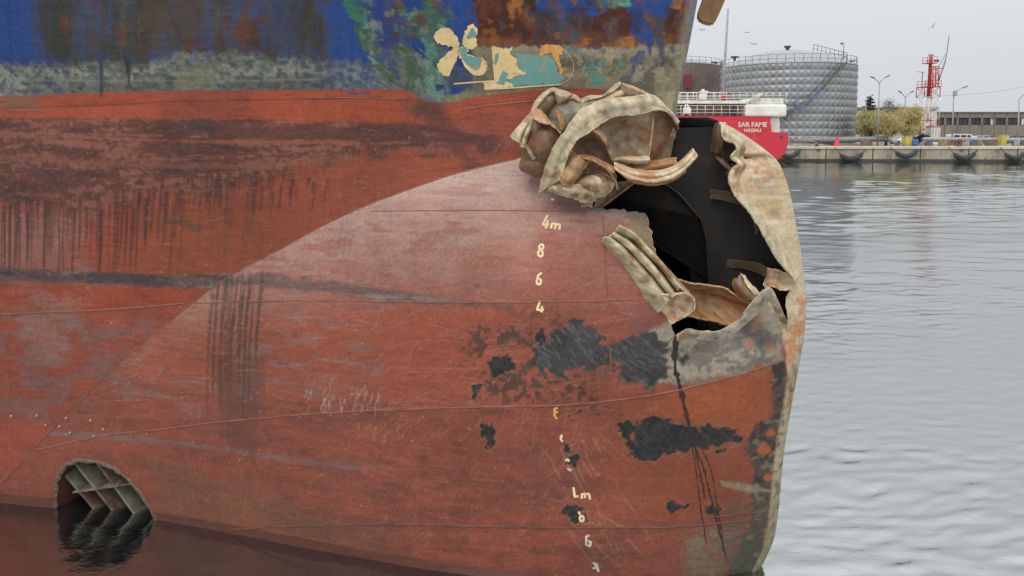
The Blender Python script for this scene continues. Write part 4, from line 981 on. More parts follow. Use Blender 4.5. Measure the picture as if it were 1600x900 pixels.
# --- plates inside the arch
patch([[(928, 190, 5.55), (960, 178, 5.58), (990, 174, 5.58), (1022, 170, 5.56)], [(936, 205, 5.58), (962, 203, 5.66), (990, 202, 5.66), (1020, 200, 5.58)], [(945, 222, 5.56), (966, 226, 5.65), (992, 226, 5.65), (1017, 224, 5.57)], [(955, 247, 5.52), (970, 248, 5.58), (992, 249, 5.58), (1013, 249, 5.53)]], M_GREYP, crumple=.004, label="blue-grey hollow plate with rust under the arch")
patch([[(955, 248, 5.54), (975, 245, 5.55), (995, 246, 5.55), (1012, 243, 5.55)], [(957, 250, 5.49), (975, 248, 5.47), (995, 250, 5.47), (1015, 249, 5.49)], [(957, 253, 5.52), (975, 252, 5.49), (995, 255, 5.49), (1011, 255, 5.52)]], M_PALEP, crumple=.002, rag=.002)
patch([[(1020, 174, 5.57), (1038, 177, 5.60), (1053, 190, 5.66)], [(1018, 205, 5.57), (1035, 208, 5.62), (1049, 206, 5.70)], [(1014, 240, 5.56), (1024, 236, 5.60), (1038, 222, 5.68)], [(1012, 254, 5.58), (1020, 253, 5.62), (1032, 246, 5.70)]], M_BROWNP, crumple=.004)
mb = MB(); mb.tube([atv(1022, 174, 5.55), atv(1019, 205, 5.555), atv(1016, 228, 5.55), atv(1013, 248, 5.52)], .0085, 6); mb.build("weld_bead", M_EDGEP, BULB)
patch([[(1036, 221, 5.72), (1045, 214, 5.73), (1055, 208, 5.74)], [(1032, 238, 5.70), (1041, 235, 5.72), (1050, 232, 5.73)], [(1027, 256, 5.68), (1036, 256, 5.70), (1046, 254, 5.72)]], M_BROWNP, crumple=.001, rag=.001)
patch(strip2([(928, 201), (936, 202), (945, 211), (951, 225), (956, 238), (959, 249)], [(925, 206), (932, 213), (940, 222), (946, 232), (951, 242), (955, 250)], 5.46, 5.44, 5.54), M_RUSTP, crumple=.002, rag=.002)
patch([[(898, 219, 5.56), (914, 211, 5.58), (930, 203, 5.58)], [(894, 232, 5.56), (920, 226, 5.64), (944, 226, 5.60)], [(904, 243, 5.52), (928, 244, 5.58), (957, 250, 5.54)], [(916, 252, 5.50), (934, 254, 5.54), (958, 260, 5.52)]], M_BROWNP, crumple=.006)
patch([[(908, 240, 5.50), (925, 244, 5.48), (940, 250, 5.46), (962, 262, 5.44)], [(910, 246, 5.46), (926, 248, 5.43), (940, 256, 5.42), (961, 270, 5.40)]], M_RUSTP, crumple=.006, rag=.005)
patch([[(894, 236, 5.52), (906, 243, 5.48), (915, 248, 5.51)], [(888, 248, 5.50), (902, 252, 5.44), (918, 256, 5.48)], [(884, 262, 5.47), (896, 265, 5.41), (911, 267, 5.46)], [(879, 275, 5.45), (889, 279, 5.39), (900, 280, 5.44)], [(875, 285, 5.45), (885, 290, 5.41), (893, 288, 5.44)]], M_RUSTP, crumple=.004, label="rusty tongue of plate hanging from the band")
patch([[(914, 250, 5.54), (932, 250, 5.54), (948, 258, 5.53), (964, 276, 5.53)], [(906, 268, 5.55), (928, 266, 5.58), (945, 270, 5.57), (962, 286, 5.54)], [(895, 285, 5.52), (920, 280, 5.54), (940, 277, 5.54), (960, 292, 5.54)]], M_OLIVE, crumple=.005)
mb = MB(); mb.tube([atv(918, 252, 5.50), atv(926, 250, 5.49), atv(934, 250, 5.48), atv(944, 258, 5.47), atv(954, 270, 5.47), atv(962, 283, 5.49), atv(965, 296, 5.52)], .009, 6); mb.build("folded_edge", M_EDGEP, BULB)
patch([[(898, 284, 5.51), (918, 276, 5.51), (942, 272, 5.51), (962, 280, 5.53)], [(903, 289, 5.46), (921, 284, 5.42), (942, 282, 5.42), (960, 288, 5.47)], [(916, 295, 5.46), (928, 294, 5.40), (942, 292, 5.40), (956, 296, 5.46)], [(930, 302, 5.50), (934, 306, 5.46), (940, 307, 5.46), (949, 302, 5.51)]], M_SANDP, crumple=.005, label="tan plate rolled at the foot of the bundle")
patch([[(866, 288, 5.52), (884, 286, 5.47), (905, 289, 5.45), (922, 294, 5.45), (931, 301, 5.47)], [(860, 294, 5.50), (880, 295, 5.43), (900, 300, 5.42), (918, 303, 5.42), (933, 306, 5.45)], [(857, 297, 5.52), (874, 303, 5.48), (895, 310, 5.47), (912, 316, 5.47), (929, 314, 5.48)]], M_SANDP, crumple=.004, rag=.005, thick=.016)
patch([[(905, 314, 5.56), (922, 314, 5.56), (928, 308, 5.56)], [(908, 324, 5.575), (918, 322, 5.572), (926, 326, 5.57)]], M_GREYP, crumple=.001, rag=.006)
patch([[(932, 300, 5.60), (952, 290, 5.60), (968, 284, 5.62), (992, 282, 5.64)], [(930, 313, 5.60), (945, 306, 5.62), (958, 300, 5.64), (978, 293, 5.65)], [(928, 324, 5.59), (934, 324, 5.61), (942, 320, 5.63), (962, 307, 5.65)]], M_BROWNP, crumple=.002, rag=.002)
mb = MB(); mb.tube([atv(993, 284, 5.62), atv(965, 305, 5.62), atv(934, 328, 5.60)], .010, 6); mb.build("folded_edge", M_EDGER, BULB)
# --- the bent stringer reaching out of the hole
up_ = [(960, 252), (971, 258), (985, 264), (1003, 267), (1022, 268), (1040, 265), (1057, 258), (1070, 247), (1083, 232)]
lo_ = [(960, 261), (971, 271), (985, 278), (1003, 282), (1021, 284), (1040, 281), (1058, 273), (1074, 261), (1090, 243)]
A_ = strip2(up_, lo_, [5.52, 5.46, 5.44, 5.46, 5.48], [5.42, 5.34, 5.30, 5.32, 5.38], [5.40, 5.31, 5.27, 5.29, 5.36])
patch(A_, M_PALEP, name="bent_stringer", thick=.016, crumple=.002, rag=.003, res=8, label="pale curved stringer bent out of the hole")
patch(strip2([(961, 261), (985, 279), (1003, 283), (1021, 285), (1040, 282), (1058, 274), (1072, 264)], [(964, 266), (986, 284), (1004, 288), (1021, 290), (1040, 287), (1058, 279), (1072, 269)], [5.41, 5.32, 5.29, 5.31, 5.36], [5.42, 5.34, 5.31, 5.33, 5.38], [5.46, 5.38, 5.35, 5.37, 5.42]), M_RUSTP, name="stringer_flange", thick=.008, crumple=.002, rag=.005, res=7)
patch([[(968, 256, 5.58), (1000, 254, 5.58), (1030, 251, 5.58), (1056, 246, 5.58)], [(972, 264, 5.54), (1002, 263, 5.53), (1030, 259, 5.53), (1057, 254, 5.54)], [(978, 269, 5.56), (1004, 270, 5.55), (1030, 266, 5.55), (1056, 260, 5.56)]], M_RUSTP, crumple=.002)

# --- the scroll of plating at the lower left of the hole
patch([[(938, 377, 5.52), (944, 371, 5.44), (950, 369, 5.42), (953, 369, 5.47), (955, 367, 5.42), (959, 364, 5.40), (962, 363, 5.47), (964, 357, 5.41), (968, 352, 5.38), (977, 359, 5.48)],
       [(955, 399, 5.50), (963, 391, 5.42), (971, 387, 5.39), (975, 385, 5.45), (977, 382, 5.39), (982, 378, 5.37), (986, 376, 5.45), (988, 370, 5.38), (992, 366, 5.36), (1002, 377, 5.47)],
       [(974, 421, 5.48), (983, 414, 5.39), (992, 410, 5.36), (997, 407, 5.43), (999, 404, 5.36), (1005, 400, 5.34), (1009, 399, 5.43), (1011, 394, 5.36), (1016, 391, 5.34), (1025, 403, 5.46)],
       [(989, 446, 5.46), (1002, 438, 5.36), (1014, 434, 5.33), (1019, 431, 5.41), (1021, 428, 5.33), (1027, 424, 5.31), (1032, 423, 5.41), (1033, 418, 5.33), (1038, 415, 5.31), (1047, 424, 5.44)],
       [(1004, 472, 5.44), (1018, 464, 5.34), (1031, 457, 5.31), (1037, 453, 5.39), (1039, 450, 5.31), (1044, 447, 5.29), (1048, 445, 5.39), (1050, 440, 5.31), (1054, 437, 5.29), (1063, 443, 5.42)],
       [(1022, 493, 5.42), (1036, 480, 5.33), (1045, 470, 5.30), (1049, 467, 5.37), (1051, 465, 5.29), (1054, 461, 5.28), (1057, 457, 5.36), (1060, 452, 5.30), (1064, 448, 5.28), (1077, 457, 5.40)]], M_SANDP, name="scrolled_flap", crumple=.002, rag=.004, res=8, label="scroll of sand-grey plating rolled back beside the hole")
patch([[(1000, 464, 5.43), (1008, 480, 5.42), (1024, 496, 5.42), (1046, 510, 5.40)], [(1025, 460, 5.32), (1034, 476, 5.37), (1042, 491, 5.38), (1052, 505, 5.36)], [(1050, 459, 5.30), (1060, 470, 5.38), (1062, 486, 5.38), (1063, 499, 5.32)], [(1068, 457, 5.25), (1083, 465, 5.30), (1084, 482, 5.30), (1070, 495, 5.25)]], M_PALEP, name="scrolled_flap", crumple=.002, rag=.003, res=10, label="open pale mouth at the foot of the scroll")
mb = MB(); mb.tube([atv(1052, 440, 5.28), atv(1062, 448, 5.25), atv(1072, 456, 5.24), atv(1081, 463, 5.26), atv(1084, 472, 5.27), (atv(1083, 483, 5.27)), atv(1075, 492, 5.25), atv(1060, 500, 5.28)], .007, 6); mb.build("folded_edge", M_EDGEP, BULB)
patch([[(1041, 500, 5.40), (1048, 498, 5.38)], [(1044, 512, 5.40), (1049, 508, 5.39)], [(1051, 524, 5.40), (1052, 520, 5.40)]], M_PALEP, crumple=.001, rag=.001)
# --- rusty floor plate, torn tab, curled brackets
patch([[(1054, 436, 5.50), (1085, 443, 5.54), (1110, 446, 5.55), (1132, 450, 5.53), (1150, 462, 5.50), (1173, 474, 5.46)], [(1060, 455, 5.62), (1088, 460, 5.68), (1112, 463, 5.68), (1132, 468, 5.64), (1150, 476, 5.58), (1170, 482, 5.50)],
       [(1064, 478, 5.58), (1090, 483, 5.64), (1112, 487, 5.64), (1130, 492, 5.60), (1145, 496, 5.54), (1160, 494, 5.48)], [(1066, 491, 5.50), (1090, 496, 5.50), (1112, 501, 5.50), (1128, 506, 5.50), (1142, 509, 5.47), (1150, 504, 5.46)]], ((172, 134, 98), (112, 86, 68), (166, 98, 50), .62), crumple=.005, label="rust-orange strip of plate across the hole")
patch([[(1144, 439, 5.50), (1152, 434, 5.47), (1158, 428, 5.48)], [(1148, 452, 5.49), (1156, 447, 5.44), (1165, 440, 5.47)], [(1156, 465, 5.49), (1166, 459, 5.43), (1178, 449, 5.46)], [(1166, 472, 5.47), (1180, 467, 5.43), (1190, 460, 5.45)]], M_BROWNP, crumple=.006, rag=.006)
patch([[(1158, 428, 5.46), (1163, 430, 5.45)], [(1165, 441, 5.44), (1172, 442, 5.44)], [(1172, 452, 5.42), (1182, 452, 5.43)], [(1178, 460, 5.43), (1189, 461, 5.44)]], M_PALEP, crumple=.004, rag=.004)
patch([[(1128, 404, 5.86), (1160, 407, 5.76), (1186, 411, 5.63), (1198, 419, 5.56)], [(1128, 416, 5.86), (1160, 420, 5.76), (1186, 427, 5.63), (1197, 434, 5.56)]], M_DARKP, name="bracket", crumple=.002, rag=.002)
patch([[(1196, 418, 5.57), (1216, 422, 5.56), (1240, 432, 5.53)], [(1195, 434, 5.59), (1216, 437, 5.57), (1242, 440, 5.54)], [(1193, 447, 5.57), (1218, 448, 5.51), (1239, 448, 5.52)], [(1206, 446, 5.53), (1226, 454, 5.49), (1237, 450, 5.50)]], M_PALEP, name="bracket", crumple=.003, rag=.003)
patch([[(1110, 295, 5.86), (1140, 300, 5.74), (1154, 307, 5.64)], [(1110, 310, 5.86), (1142, 315, 5.74), (1166, 323, 5.62)]], M_DARKP, name="bracket", crumple=.002, rag=.002)
patch([[(1117, 192, 5.78), (1114, 212, 5.77), (1109, 236, 5.80)], [(1123, 193, 5.75), (1121, 215, 5.72), (1119, 238, 5.75)], [(1127, 203, 5.75), (1130, 222, 5.71), (1128, 240, 5.76)]], M_DARKP, crumple=.003)
patch([[(1119, 236, 5.82), (1128, 221, 5.74), (1140, 221, 5.71), (1151, 229, 5.66)], [(1124, 243, 5.82), (1133, 236, 5.80), (1142, 236, 5.76), (1151, 238, 5.67)], [(1135, 256, 5.80), (1140, 251, 5.76), (1146, 247, 5.71), (1152, 241, 5.67)]], M_DARKP, crumple=.003)
patch([[(1116, 240, 5.80), (1130, 250, 5.76), (1143, 262, 5.68)], [(1117, 247, 5.78), (1129, 257, 5.74), (1141, 270, 5.66)]], M_DARKP, crumple=.002)
patch([[(1173, 338, 5.60), (1177, 340, 5.60)], [(1179, 352, 5.59), (1183, 353, 5.585)], [(1180, 365, 5.60), (1184, 364, 5.595)]], M_DARKP, crumple=.001)

LIP = np.array([(1125, 192), (1127, 206), (1131, 219), (1146, 224), (1150, 234), (1142, 246), (1152, 255), (1142, 267), (1138, 282), (1148, 306), (1165, 326), (1176, 340), (1189, 362), (1204, 390), (1220, 413), (1241, 438)], float)
OFF = np.array([(1133, 192), (1139, 204), (1146, 212), (1158, 218), (1164, 232), (1160, 246), (1166, 257), (1158, 270), (1154, 284), (1162, 303), (1177, 321), (1189, 336), (1201, 357), (1215, 382), (1229, 403), (1247, 430)], float)
def dep(P): return ship(*[np.asarray(v) for v in cast(P[:, 0], P[:, 1], b_bulb)])[:, 1]
rows = []
wv_ = .012 * np.sin(np.arange(len(LIP)) * 1.9)
for w, lift in ((0.0, .052), (.3, .050), (.65, .026), (1.0, .001)):
    P_ = LIP * (1 - w) + OFF * w; rows.append(np.concatenate([P_, (dep(OFF * .75 + P_ * .25) - lift - wv_ * (1 - w))[:, None]], 1))
patch(np.stack(rows, 1), M_SANDP, name="rolled_lip", thick=.018, crumple=.002, rag=.004, res=8, label="sand-coloured lip of the forward plate, curled outward")
L2 = np.array([(1058, 523), (1075, 514), (1092, 517), (1120, 518), (1138, 510), (1156, 496), (1170, 479), (1180, 466), (1191, 455), (1204, 450), (1214, 466), (1224, 490), (1232, 506)], float)
O2 = np.array([(1058, 532), (1076, 526), (1094, 530), (1122, 531), (1143, 522), (1164, 507), (1180, 492), (1190, 480), (1197, 470), (1204, 470), (1209, 482), (1218, 500), (1230, 514)], float)
rows = []
for w, lift in ((0.0, .035), (.35, .030), (.7, .014), (1.0, .001)):
    P_ = L2 * (1 - w) + O2 * w; rows.append(np.concatenate([P_, (dep(O2) - lift)[:, None]], 1))
patch(np.stack(rows, 1), ((176, 166, 146), (136, 130, 118), (150, 112, 84), .2), name="rolled_lip", thick=.016, crumple=.002, rag=.003, res=8, label="sand-grey lower lip of the hole")

# --- web plate on the centreline with its arched opening, and ribs beyond
WEB = [(880, 360), (934, 330), (990, 287), (1010, 279), (1040, 287), (1062, 303), (1095, 341), (1104, 371), (1108, 440), (1110, 640), (1225, 640), (1245, 520), (1248, 470), (1240, 400), (1226, 330), (1204, 262), (1116, 198), (1040, 200), (960, 222), (880, 290)]
ws, wz = on_centre(np.array([p[0] for p in WEB]), np.array([p[1] for p in WEB]))
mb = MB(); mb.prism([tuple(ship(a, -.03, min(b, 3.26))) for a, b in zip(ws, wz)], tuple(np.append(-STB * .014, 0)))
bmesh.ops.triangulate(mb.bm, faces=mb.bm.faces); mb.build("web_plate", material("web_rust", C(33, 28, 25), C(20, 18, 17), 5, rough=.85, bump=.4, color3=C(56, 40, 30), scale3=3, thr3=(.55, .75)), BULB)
mb = MB()
for i in range(1, 9):
    a, b, c, d = [tuple(ship(ws[j], n_, wz[j])) for j, n_ in ((i, .03), (i, -.09), (i + 1, -.09), (i + 1, .03))]
    mb.bm.faces.new([mb.bm.verts.new(v) for v in (a, b, c, d)])
mb.build("web_flange", material("flange_rust", C(86, 72, 58), C(60, 50, 42), 6, rough=.8), BULB)
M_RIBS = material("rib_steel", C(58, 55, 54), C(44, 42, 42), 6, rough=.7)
for sr in (1.9, 1.65, 1.4, 1.15, .9, .7):
    mb = MB(); pts = []
    zz = np.linspace(.2, 3.1, 16); nb = -np.maximum(b_bulb(s_front(zz) + sr, zz) - .02, .02)
    for i in range(len(zz) - 1):
        q = [ship(s_front(zz[i]) + sr, nb[i], zz[i]), ship(s_front(zz[i]) + sr, nb[i] + .12, zz[i]), ship(s_front(zz[i + 1]) + sr, nb[i + 1] + .12, zz[i + 1]), ship(s_front(zz[i + 1]) + sr, nb[i + 1], zz[i + 1])]
        mb.prism([tuple(v) for v in q], tuple(np.append(AFT * .012, 0)))
    mb.build("frame_rib", M_RIBS, BULB)

# ================================================================== seams, draught marks, emblem, thruster
def surf(P, fn, lift):
    """(s,z) chart points -> world points lifted off the plating"""
    s, z = P[:, 0], P[:, 1]; e = .004
    n = fn(s, z); ds = (fn(s + e, z) - fn(s - e, z)) / (2 * e); dz = (fn(s, z + e) - fn(s, z - e)) / (2 * e)
    nr = np.stack([-ds, np.ones_like(ds), -dz], -1); nr /= np.linalg.norm(nr, axis=1, keepdims=True)
    return ship(s + nr[:, 0] * lift, n + nr[:, 1] * lift, z + nr[:, 2] * lift)
def resample(P, step):
    P = np.asarray(P, float)
    if len(P) > 2: P = crom(P, np.linspace(0, len(P) - 1, (len(P) - 1) * 8 + 1))
    L = np.concatenate([[0], np.cumsum(np.hypot(*np.diff(P, axis=0).T))]); k = max(2, int(L[-1] / step) + 1)
    t = np.linspace(0, L[-1], k); return np.stack([np.interp(t, L, P[:, 0]), np.interp(t, L, P[:, 1])], -1)
def ribbon(px_pts, width, fn, lift=.002, crown=0.0, wob=0.0, seed=0, step=.012, taper=False, sharp=False):
    P = chart(px_pts, fn) if not sharp else None
    if sharp:
        P = chart(px_pts, fn); L = np.concatenate([[0], np.cumsum(np.hypot(*np.diff(P, axis=0).T))]); t = np.linspace(0, L[-1], max(2, int(L[-1] / step)))
        P = np.stack([np.interp(t, L, P[:, 0]), np.interp(t, L, P[:, 1])], -1)
    else: P = resample(P, step)
    T = np.gradient(P, axis=0); T /= np.maximum(np.hypot(T[:, 0], T[:, 1])[:, None], 1e-9); N = np.stack([-T[:, 1], T[:, 0]], -1)
    k = len(P); w = np.full(k, width / 2)
    if taper: w = w * np.clip(np.minimum(np.linspace(0, 8, k) + .3, np.linspace(8, 0, k) + .15), 0, 1)
    if wob: w = w * (1 + wob * 2 * (vnoise(np.arange(k) * .5, np.zeros(k), seed) - .5)); P = P + N * ((vnoise(np.arange(k) * .23, np.zeros(k), seed + 3) - .5) * width * wob)[:, None]
    cols = [surf(P + N * w[:, None], fn, lift), surf(P, fn, lift + crown), surf(P - N * w[:, None], fn, lift)]
    return np.stack(cols, 1)
def ribbons(name, lists, width, fn, mat, parent, **k):
    Vs, Fs, off = [], [], 0
    for j, pts in enumerate(lists):
        R = ribbon(pts, width, fn, seed=j * 7 + 1, **k); n, m, _ = R.shape; idx = np.arange(n * m).reshape(n, m) + off
        Fs.append(np.stack([idx[:-1, :-1], idx[1:, :-1], idx[1:, 1:], idx[:-1, 1:]], -1).reshape(-1, 4)); Vs.append(R.reshape(-1, 3)); off += n * m
    return link(name, raw_mesh(name, np.concatenate(Vs), np.concatenate(Fs)), mat, parent)
def decal(name, px_poly, fn, mat, parent, lift=.002, step=.02, rag=.004, seed=0):
    P = chart(px_poly, fn); P = roughen(P, .012, rag, seed); n = len(P)
    lo, hi = P.min(0), P.max(0); gx, gz = np.meshgrid(np.arange(lo[0], hi[0], step), np.arange(lo[1], hi[1], step)); G = np.stack([gx.ravel(), gz.ravel()], -1)
    sd, _ = sd_poly(G, P); G = G[sd > .006]
    allp = [Vector(p) for p in np.concatenate([P, G])]
    v, e, f, *_ = geometry.delaunay_2d_cdt(allp, [], [list(range(n))], 1, 1e-6)
    v = np.array([tuple(q) for q in v]); tri = [t for t in f if len(t) == 3]
    return link(name, raw_mesh(name, surf(v, fn, lift), np.array(tri)), mat, parent)

M_SEAMR = material("seam_red", C(108, 60, 48), C(136, 88, 70), 5, rough=.55, bump=.5)
M_SEAMD = material("seam_dark", C(62, 42, 36), C(98, 72, 58), 5, rough=.6, bump=.5)
M_MARK = material("mark_cream", C(226, 208, 164), C(206, 178, 130), 25, rough=.6)
M_MARKY = material("mark_yellow", C(214, 170, 78), C(190, 140, 60), 25, rough=.6)
M_MARKG = material("mark_grey", C(196, 190, 176), C(170, 150, 130), 40, rough=.7)
M_CREAM = material("emblem_cream", C(222, 200, 150), C(206, 176, 122), 8, rough=.55, color3=C(176, 132, 74), scale3=9, thr3=(.55, .66))
M_TEAL = material("emblem_teal", C(104, 152, 146), C(86, 138, 134), 10, rough=.5, color3=C(142, 142, 122), scale3=10, thr3=(.54, .62))
M_AMBER = material("emblem_amber", C(206, 160, 88), C(190, 120, 54), 12, rough=.6, stretch=(3, 3, .6))

# weld seams of the bulb, one bead each
for pts, w, m in (([(-380, 512), (-200, 500), (-40, 492), (60, 489), (180, 483), (290, 474)], .012, M_SEAMR),):
    ribbons("weld_seam", [pts], w, b_hull, m, HULL, lift=.0, crown=.006, wob=.3)
for pts, w, m in (([(296, 474), (420, 470), (560, 470), (700, 472), (840, 472), (940, 470), (990, 467)], .012, M_SEAMR), ([(-30, 708), (60, 702), (150, 682), (240, 672), (340, 660), (500, 646), (640, 640), (760, 636), (860, 634), (950, 627), (1040, 614), (1100, 600), (1160, 584), (1216, 566)], .011, M_SEAMR),
                  ([(360, 828), (420, 824), (520, 821), (650, 820), (800, 824), (940, 825), (1040, 824), (1120, 818), (1190, 812)], .012, M_SEAMD), ([(580, 330), (700, 329), (820, 329), (900, 331)], .006, M_SEAMR),
                  ([(942, 336), (946, 420), (950, 480), (953, 540), (957, 610)], .009, M_SEAMR), ([(1108, 808), (1150, 804), (1200, 800)], .008, M_SEAMD)):
    ribbons("weld_seam", [pts], w, b_bulb, m, BULB, lift=.0, crown=.006, wob=.35)
ribbons("weld_seam", [list(zip(_cx[3:-3], _cy[3:-3]))], .010, lambda s, z: np.maximum(b_bulb(s, np.minimum(z, 3.29)), b_hull(s, z)), M_SEAMR, BULB, lift=.001, crown=.004, wob=.3)
ribbons("weld_seam", [[(720, 172), (780, 163), (850, 157), (950, 152)]], .012, b_hull, M_SEAMR, HULL, lift=0, crown=.006)
ribbons("weld_seam", [[(480, 153), (560, 153), (640, 155)]], .008, b_hull, M_SEAMR, HULL, lift=0, crown=.005)

def ell(cx, cy, rx, ry, n=12, a0=0, a1=360): return [(cx + rx * math.cos(math.radians(a0 + (a1 - a0) * i / n)), cy + ry * math.sin(math.radians(a0 + (a1 - a0) * i / n))) for i in range(n + 1)]
MARKS = [(M_MARK, [[(856, 336), (848, 351), (858, 351)], [(856, 344), (853, 357)], [(863, 348), (861, 357)], [(863, 350), (867, 349), (868, 352), (867, 358)], [(868, 352), (872, 350), (875, 352), (874, 359)]]),
         (M_MARK, [ell(846, 386, 3.2, 4.0), ell(844.5, 396, 3.8, 4.8)]), (M_MARK, [[(847, 426), (841, 430), (839, 438)], ell(842, 440, 3.4, 4.6)]), (M_MARK, [[(844, 470), (839, 484), (850, 484)], [(847, 478), (846, 488)]]),
         (M_MARK, [[(861, 311), (866, 312)]]), (M_MARKY, [[(871, 637), (866, 639), (867, 651)], [(866, 645), (872, 643)], [(867, 652), (871, 654)]]), (M_MARK, [[(878, 679), (876, 685), (879, 690)]]), (M_MARK, [[(883, 720), (887, 717), (889, 721)]]),
         (M_MARKG, [[(887, 731), (890, 735), (893, 733)]]), (M_MARK, [[(896, 761), (898, 776), (904, 775)], [(909, 779), (909, 772), (914, 771), (914, 778)], [(914, 772), (920, 771), (922, 780)]]),
         (M_MARK, [ell(909, 810, 3.0, 4.6), [(904, 799), (906, 804)]]), (M_MARKG, [[(921, 836), (916, 838), (916, 851), (922, 853), (923, 846), (919, 845)]]), (M_MARKG, [[(927, 878), (933, 886), (926, 888)], [(932, 880), (935, 893)]])]
for m, strokes in MARKS:
    ribbons("draught_mark", strokes, .0165, b_bulb, m, BULB, lift=.0025, step=.006, sharp=True)
# bow-thruster emblem and worn bulb emblem, cream over teal
q = lambda pts: [(640 + x / 6.154, 20 + y / 6.154) for x, y in pts]
for j, (poly, m, lf) in enumerate(((q([(480, 310), (440, 215), (385, 148), (320, 143), (252, 185), (234, 240), (268, 300), (340, 308), (430, 335)]), M_CREAM, .002), (q([(500, 300), (520, 230), (540, 170), (565, 122), (615, 104), (640, 140), (655, 195), (632, 238), (652, 258), (640, 286), (652, 308), (600, 352), (555, 345)]), M_CREAM, .002),
                            (q([(455, 330), (540, 325), (572, 360), (540, 395), (620, 420), (690, 426), (736, 465), (752, 520), (722, 580), (670, 606), (610, 595), (560, 550), (510, 480), (475, 415)]), M_CREAM, .002), (q([(475, 405), (425, 500), (398, 560), (372, 612), (330, 606), (286, 570), (265, 505), (305, 440), (360, 390), (440, 328), (462, 330)]), M_CREAM, .0022),
                            (q([(462, 322), (545, 332), (560, 360), (532, 392), (560, 415), (680, 432), (690, 465), (680, 520), (640, 555), (590, 530), (530, 470), (490, 410)]), M_TEAL, .004), (q([(570, 190), (590, 150), (625, 150), (640, 200), (625, 235), (580, 250), (545, 240)]), M_TEAL, .004),
                            (q([(792, 315), (870, 335), (905, 350), (1000, 330), (965, 400), (1035, 440), (1045, 530), (1130, 590), (1020, 610), (990, 630), (925, 640), (1000, 710), (720, 738), (702, 670), (822, 652), (805, 480)]), M_CREAM, .002),
                            (q([(985, 385), (1100, 400), (1245, 405), (1255, 430), (1320, 400), (1380, 440), (1410, 500), (1430, 570), (1470, 600), (1475, 650), (1430, 680), (1200, 694), (1000, 705), (955, 650), (1000, 625), (1040, 610), (1130, 597), (1050, 530), (1038, 440)]), M_TEAL, .0015),
                            (q([(900, 555), (950, 580), (915, 620), (945, 655), (905, 700), (835, 680), (860, 640)]), M_TEAL, .004), (q([(820, 400), (855, 380), (850, 450), (825, 500)]), M_TEAL, .004),
                            (q([(1265, 308), (1350, 305), (1440, 312), (1480, 345), (1475, 400), (1440, 400), (1440, 460), (1475, 570), (1440, 590), (1420, 505), (1380, 430), (1370, 380), (1310, 392), (1272, 432), (1245, 400)]), M_AMBER, .0035))):
    decal("emblem_patch", poly, b_hull, m, HULL, lift=lf, seed=j)
ribbons("emblem_line", [q([(795, 330), (806, 480), (822, 650)]), q([(425, 682), (600, 668), (815, 654)]), q([(720, 736), (1000, 720), (1300, 698), (1450, 688)])], .010, b_hull, M_CREAM, HULL, lift=.005, sharp=True)
ribbons("emblem_line", [q([(1450, 688), (1520, 645), (1565, 580), (1575, 510), (1555, 440), (1500, 370), (1470, 340)])], .0035, b_hull, M_MARKG, HULL, lift=.003)
# wet runs from the corner of the hole
M_WET = material("wet_run", C(58, 38, 32), C(40, 28, 24), 9, rough=.2)
for pts, w in (([(1054, 524), (1055, 545), (1056, 575), (1060, 600), (1068, 630), (1076, 660)], .030), ([(1066, 625), (1076, 655), (1082, 685), (1092, 730), (1102, 780)], .012), ([(1074, 650), (1084, 690), (1100, 735), (1114, 790), (1124, 830), (1138, 880)], .012), ([(1072, 650), (1080, 690), (1088, 740), (1096, 800), (1104, 850)], .008), ([(1078, 665), (1096, 700), (1112, 740), (1122, 800), (1130, 840)], .008)):
    ribbons("water_run", [pts], w, b_bulb, M_WET, BULB, lift=.002, wob=.7, taper=True)
# studs near the crease
M_STUD = material("stud", C(160, 96, 76), C(190, 150, 130), 30, rough=.6)
for (x, y) in ((58, 649), (72, 664), (104, 653), (94, 666), (142, 657), (162, 671), (110, 676), (147, 681), (18, 650)):
    p_ = chart([(x, y)]); c_ = surf(p_, b_all, .004)[0]
    mb = MB(); bmesh.ops.create_icosphere(mb.bm, subdivisions=1, radius=.013, matrix=Matrix.Translation(Vector(c_))); mb.build("stud", M_STUD, BULB)

# bow thruster tunnel
THR = empty("thruster_tunnel", (0, 0, 0), SHIP); THR.location = -Vector(SHIP.location)
M_TUN = material("tunnel_red", C(96, 46, 38), C(70, 42, 36), 6, rough=.7, bump=.4)
M_GRIL = material("grille_green", C(112, 116, 98), C(74, 56, 50), 9, rough=.7, bump=.4, contrast=(.35, .7), color3=C(80, 48, 42), scale3=4, thr3=(.45, .58))
tp = roughen(THRUST, .03, 0); N_ = b_bulb(tp[:, 0], tp[:, 1])
R0 = ship(tp[:, 0], N_ + .001, tp[:, 1]); R1 = ship(tp[:, 0] + .02, N_ - .9, tp[:, 1])
link("tunnel_wall", grid_mesh("tunnel_wall", np.stack([np.concatenate([R0, R0[:1]]), np.concatenate([R1, R1[:1]])], 0)), M_TUN, THR)
mb = MB(); mb.bm.faces.new([mb.bm.verts.new(tuple(v)) for v in ship(tp[:, 0] + .02, N_ - .85, tp[:, 1])]); bmesh.ops.triangulate(mb.bm, faces=mb.bm.faces); mb.build("tunnel_end", M_TUN, THR)
ribbons("tunnel_rim", [TH_PX], .034, b_bulb, material("rim_fouling", C(108, 96, 74), C(80, 64, 52), 30, rough=.8, bump=.5), THR, lift=.0, crown=.016, wob=.5)
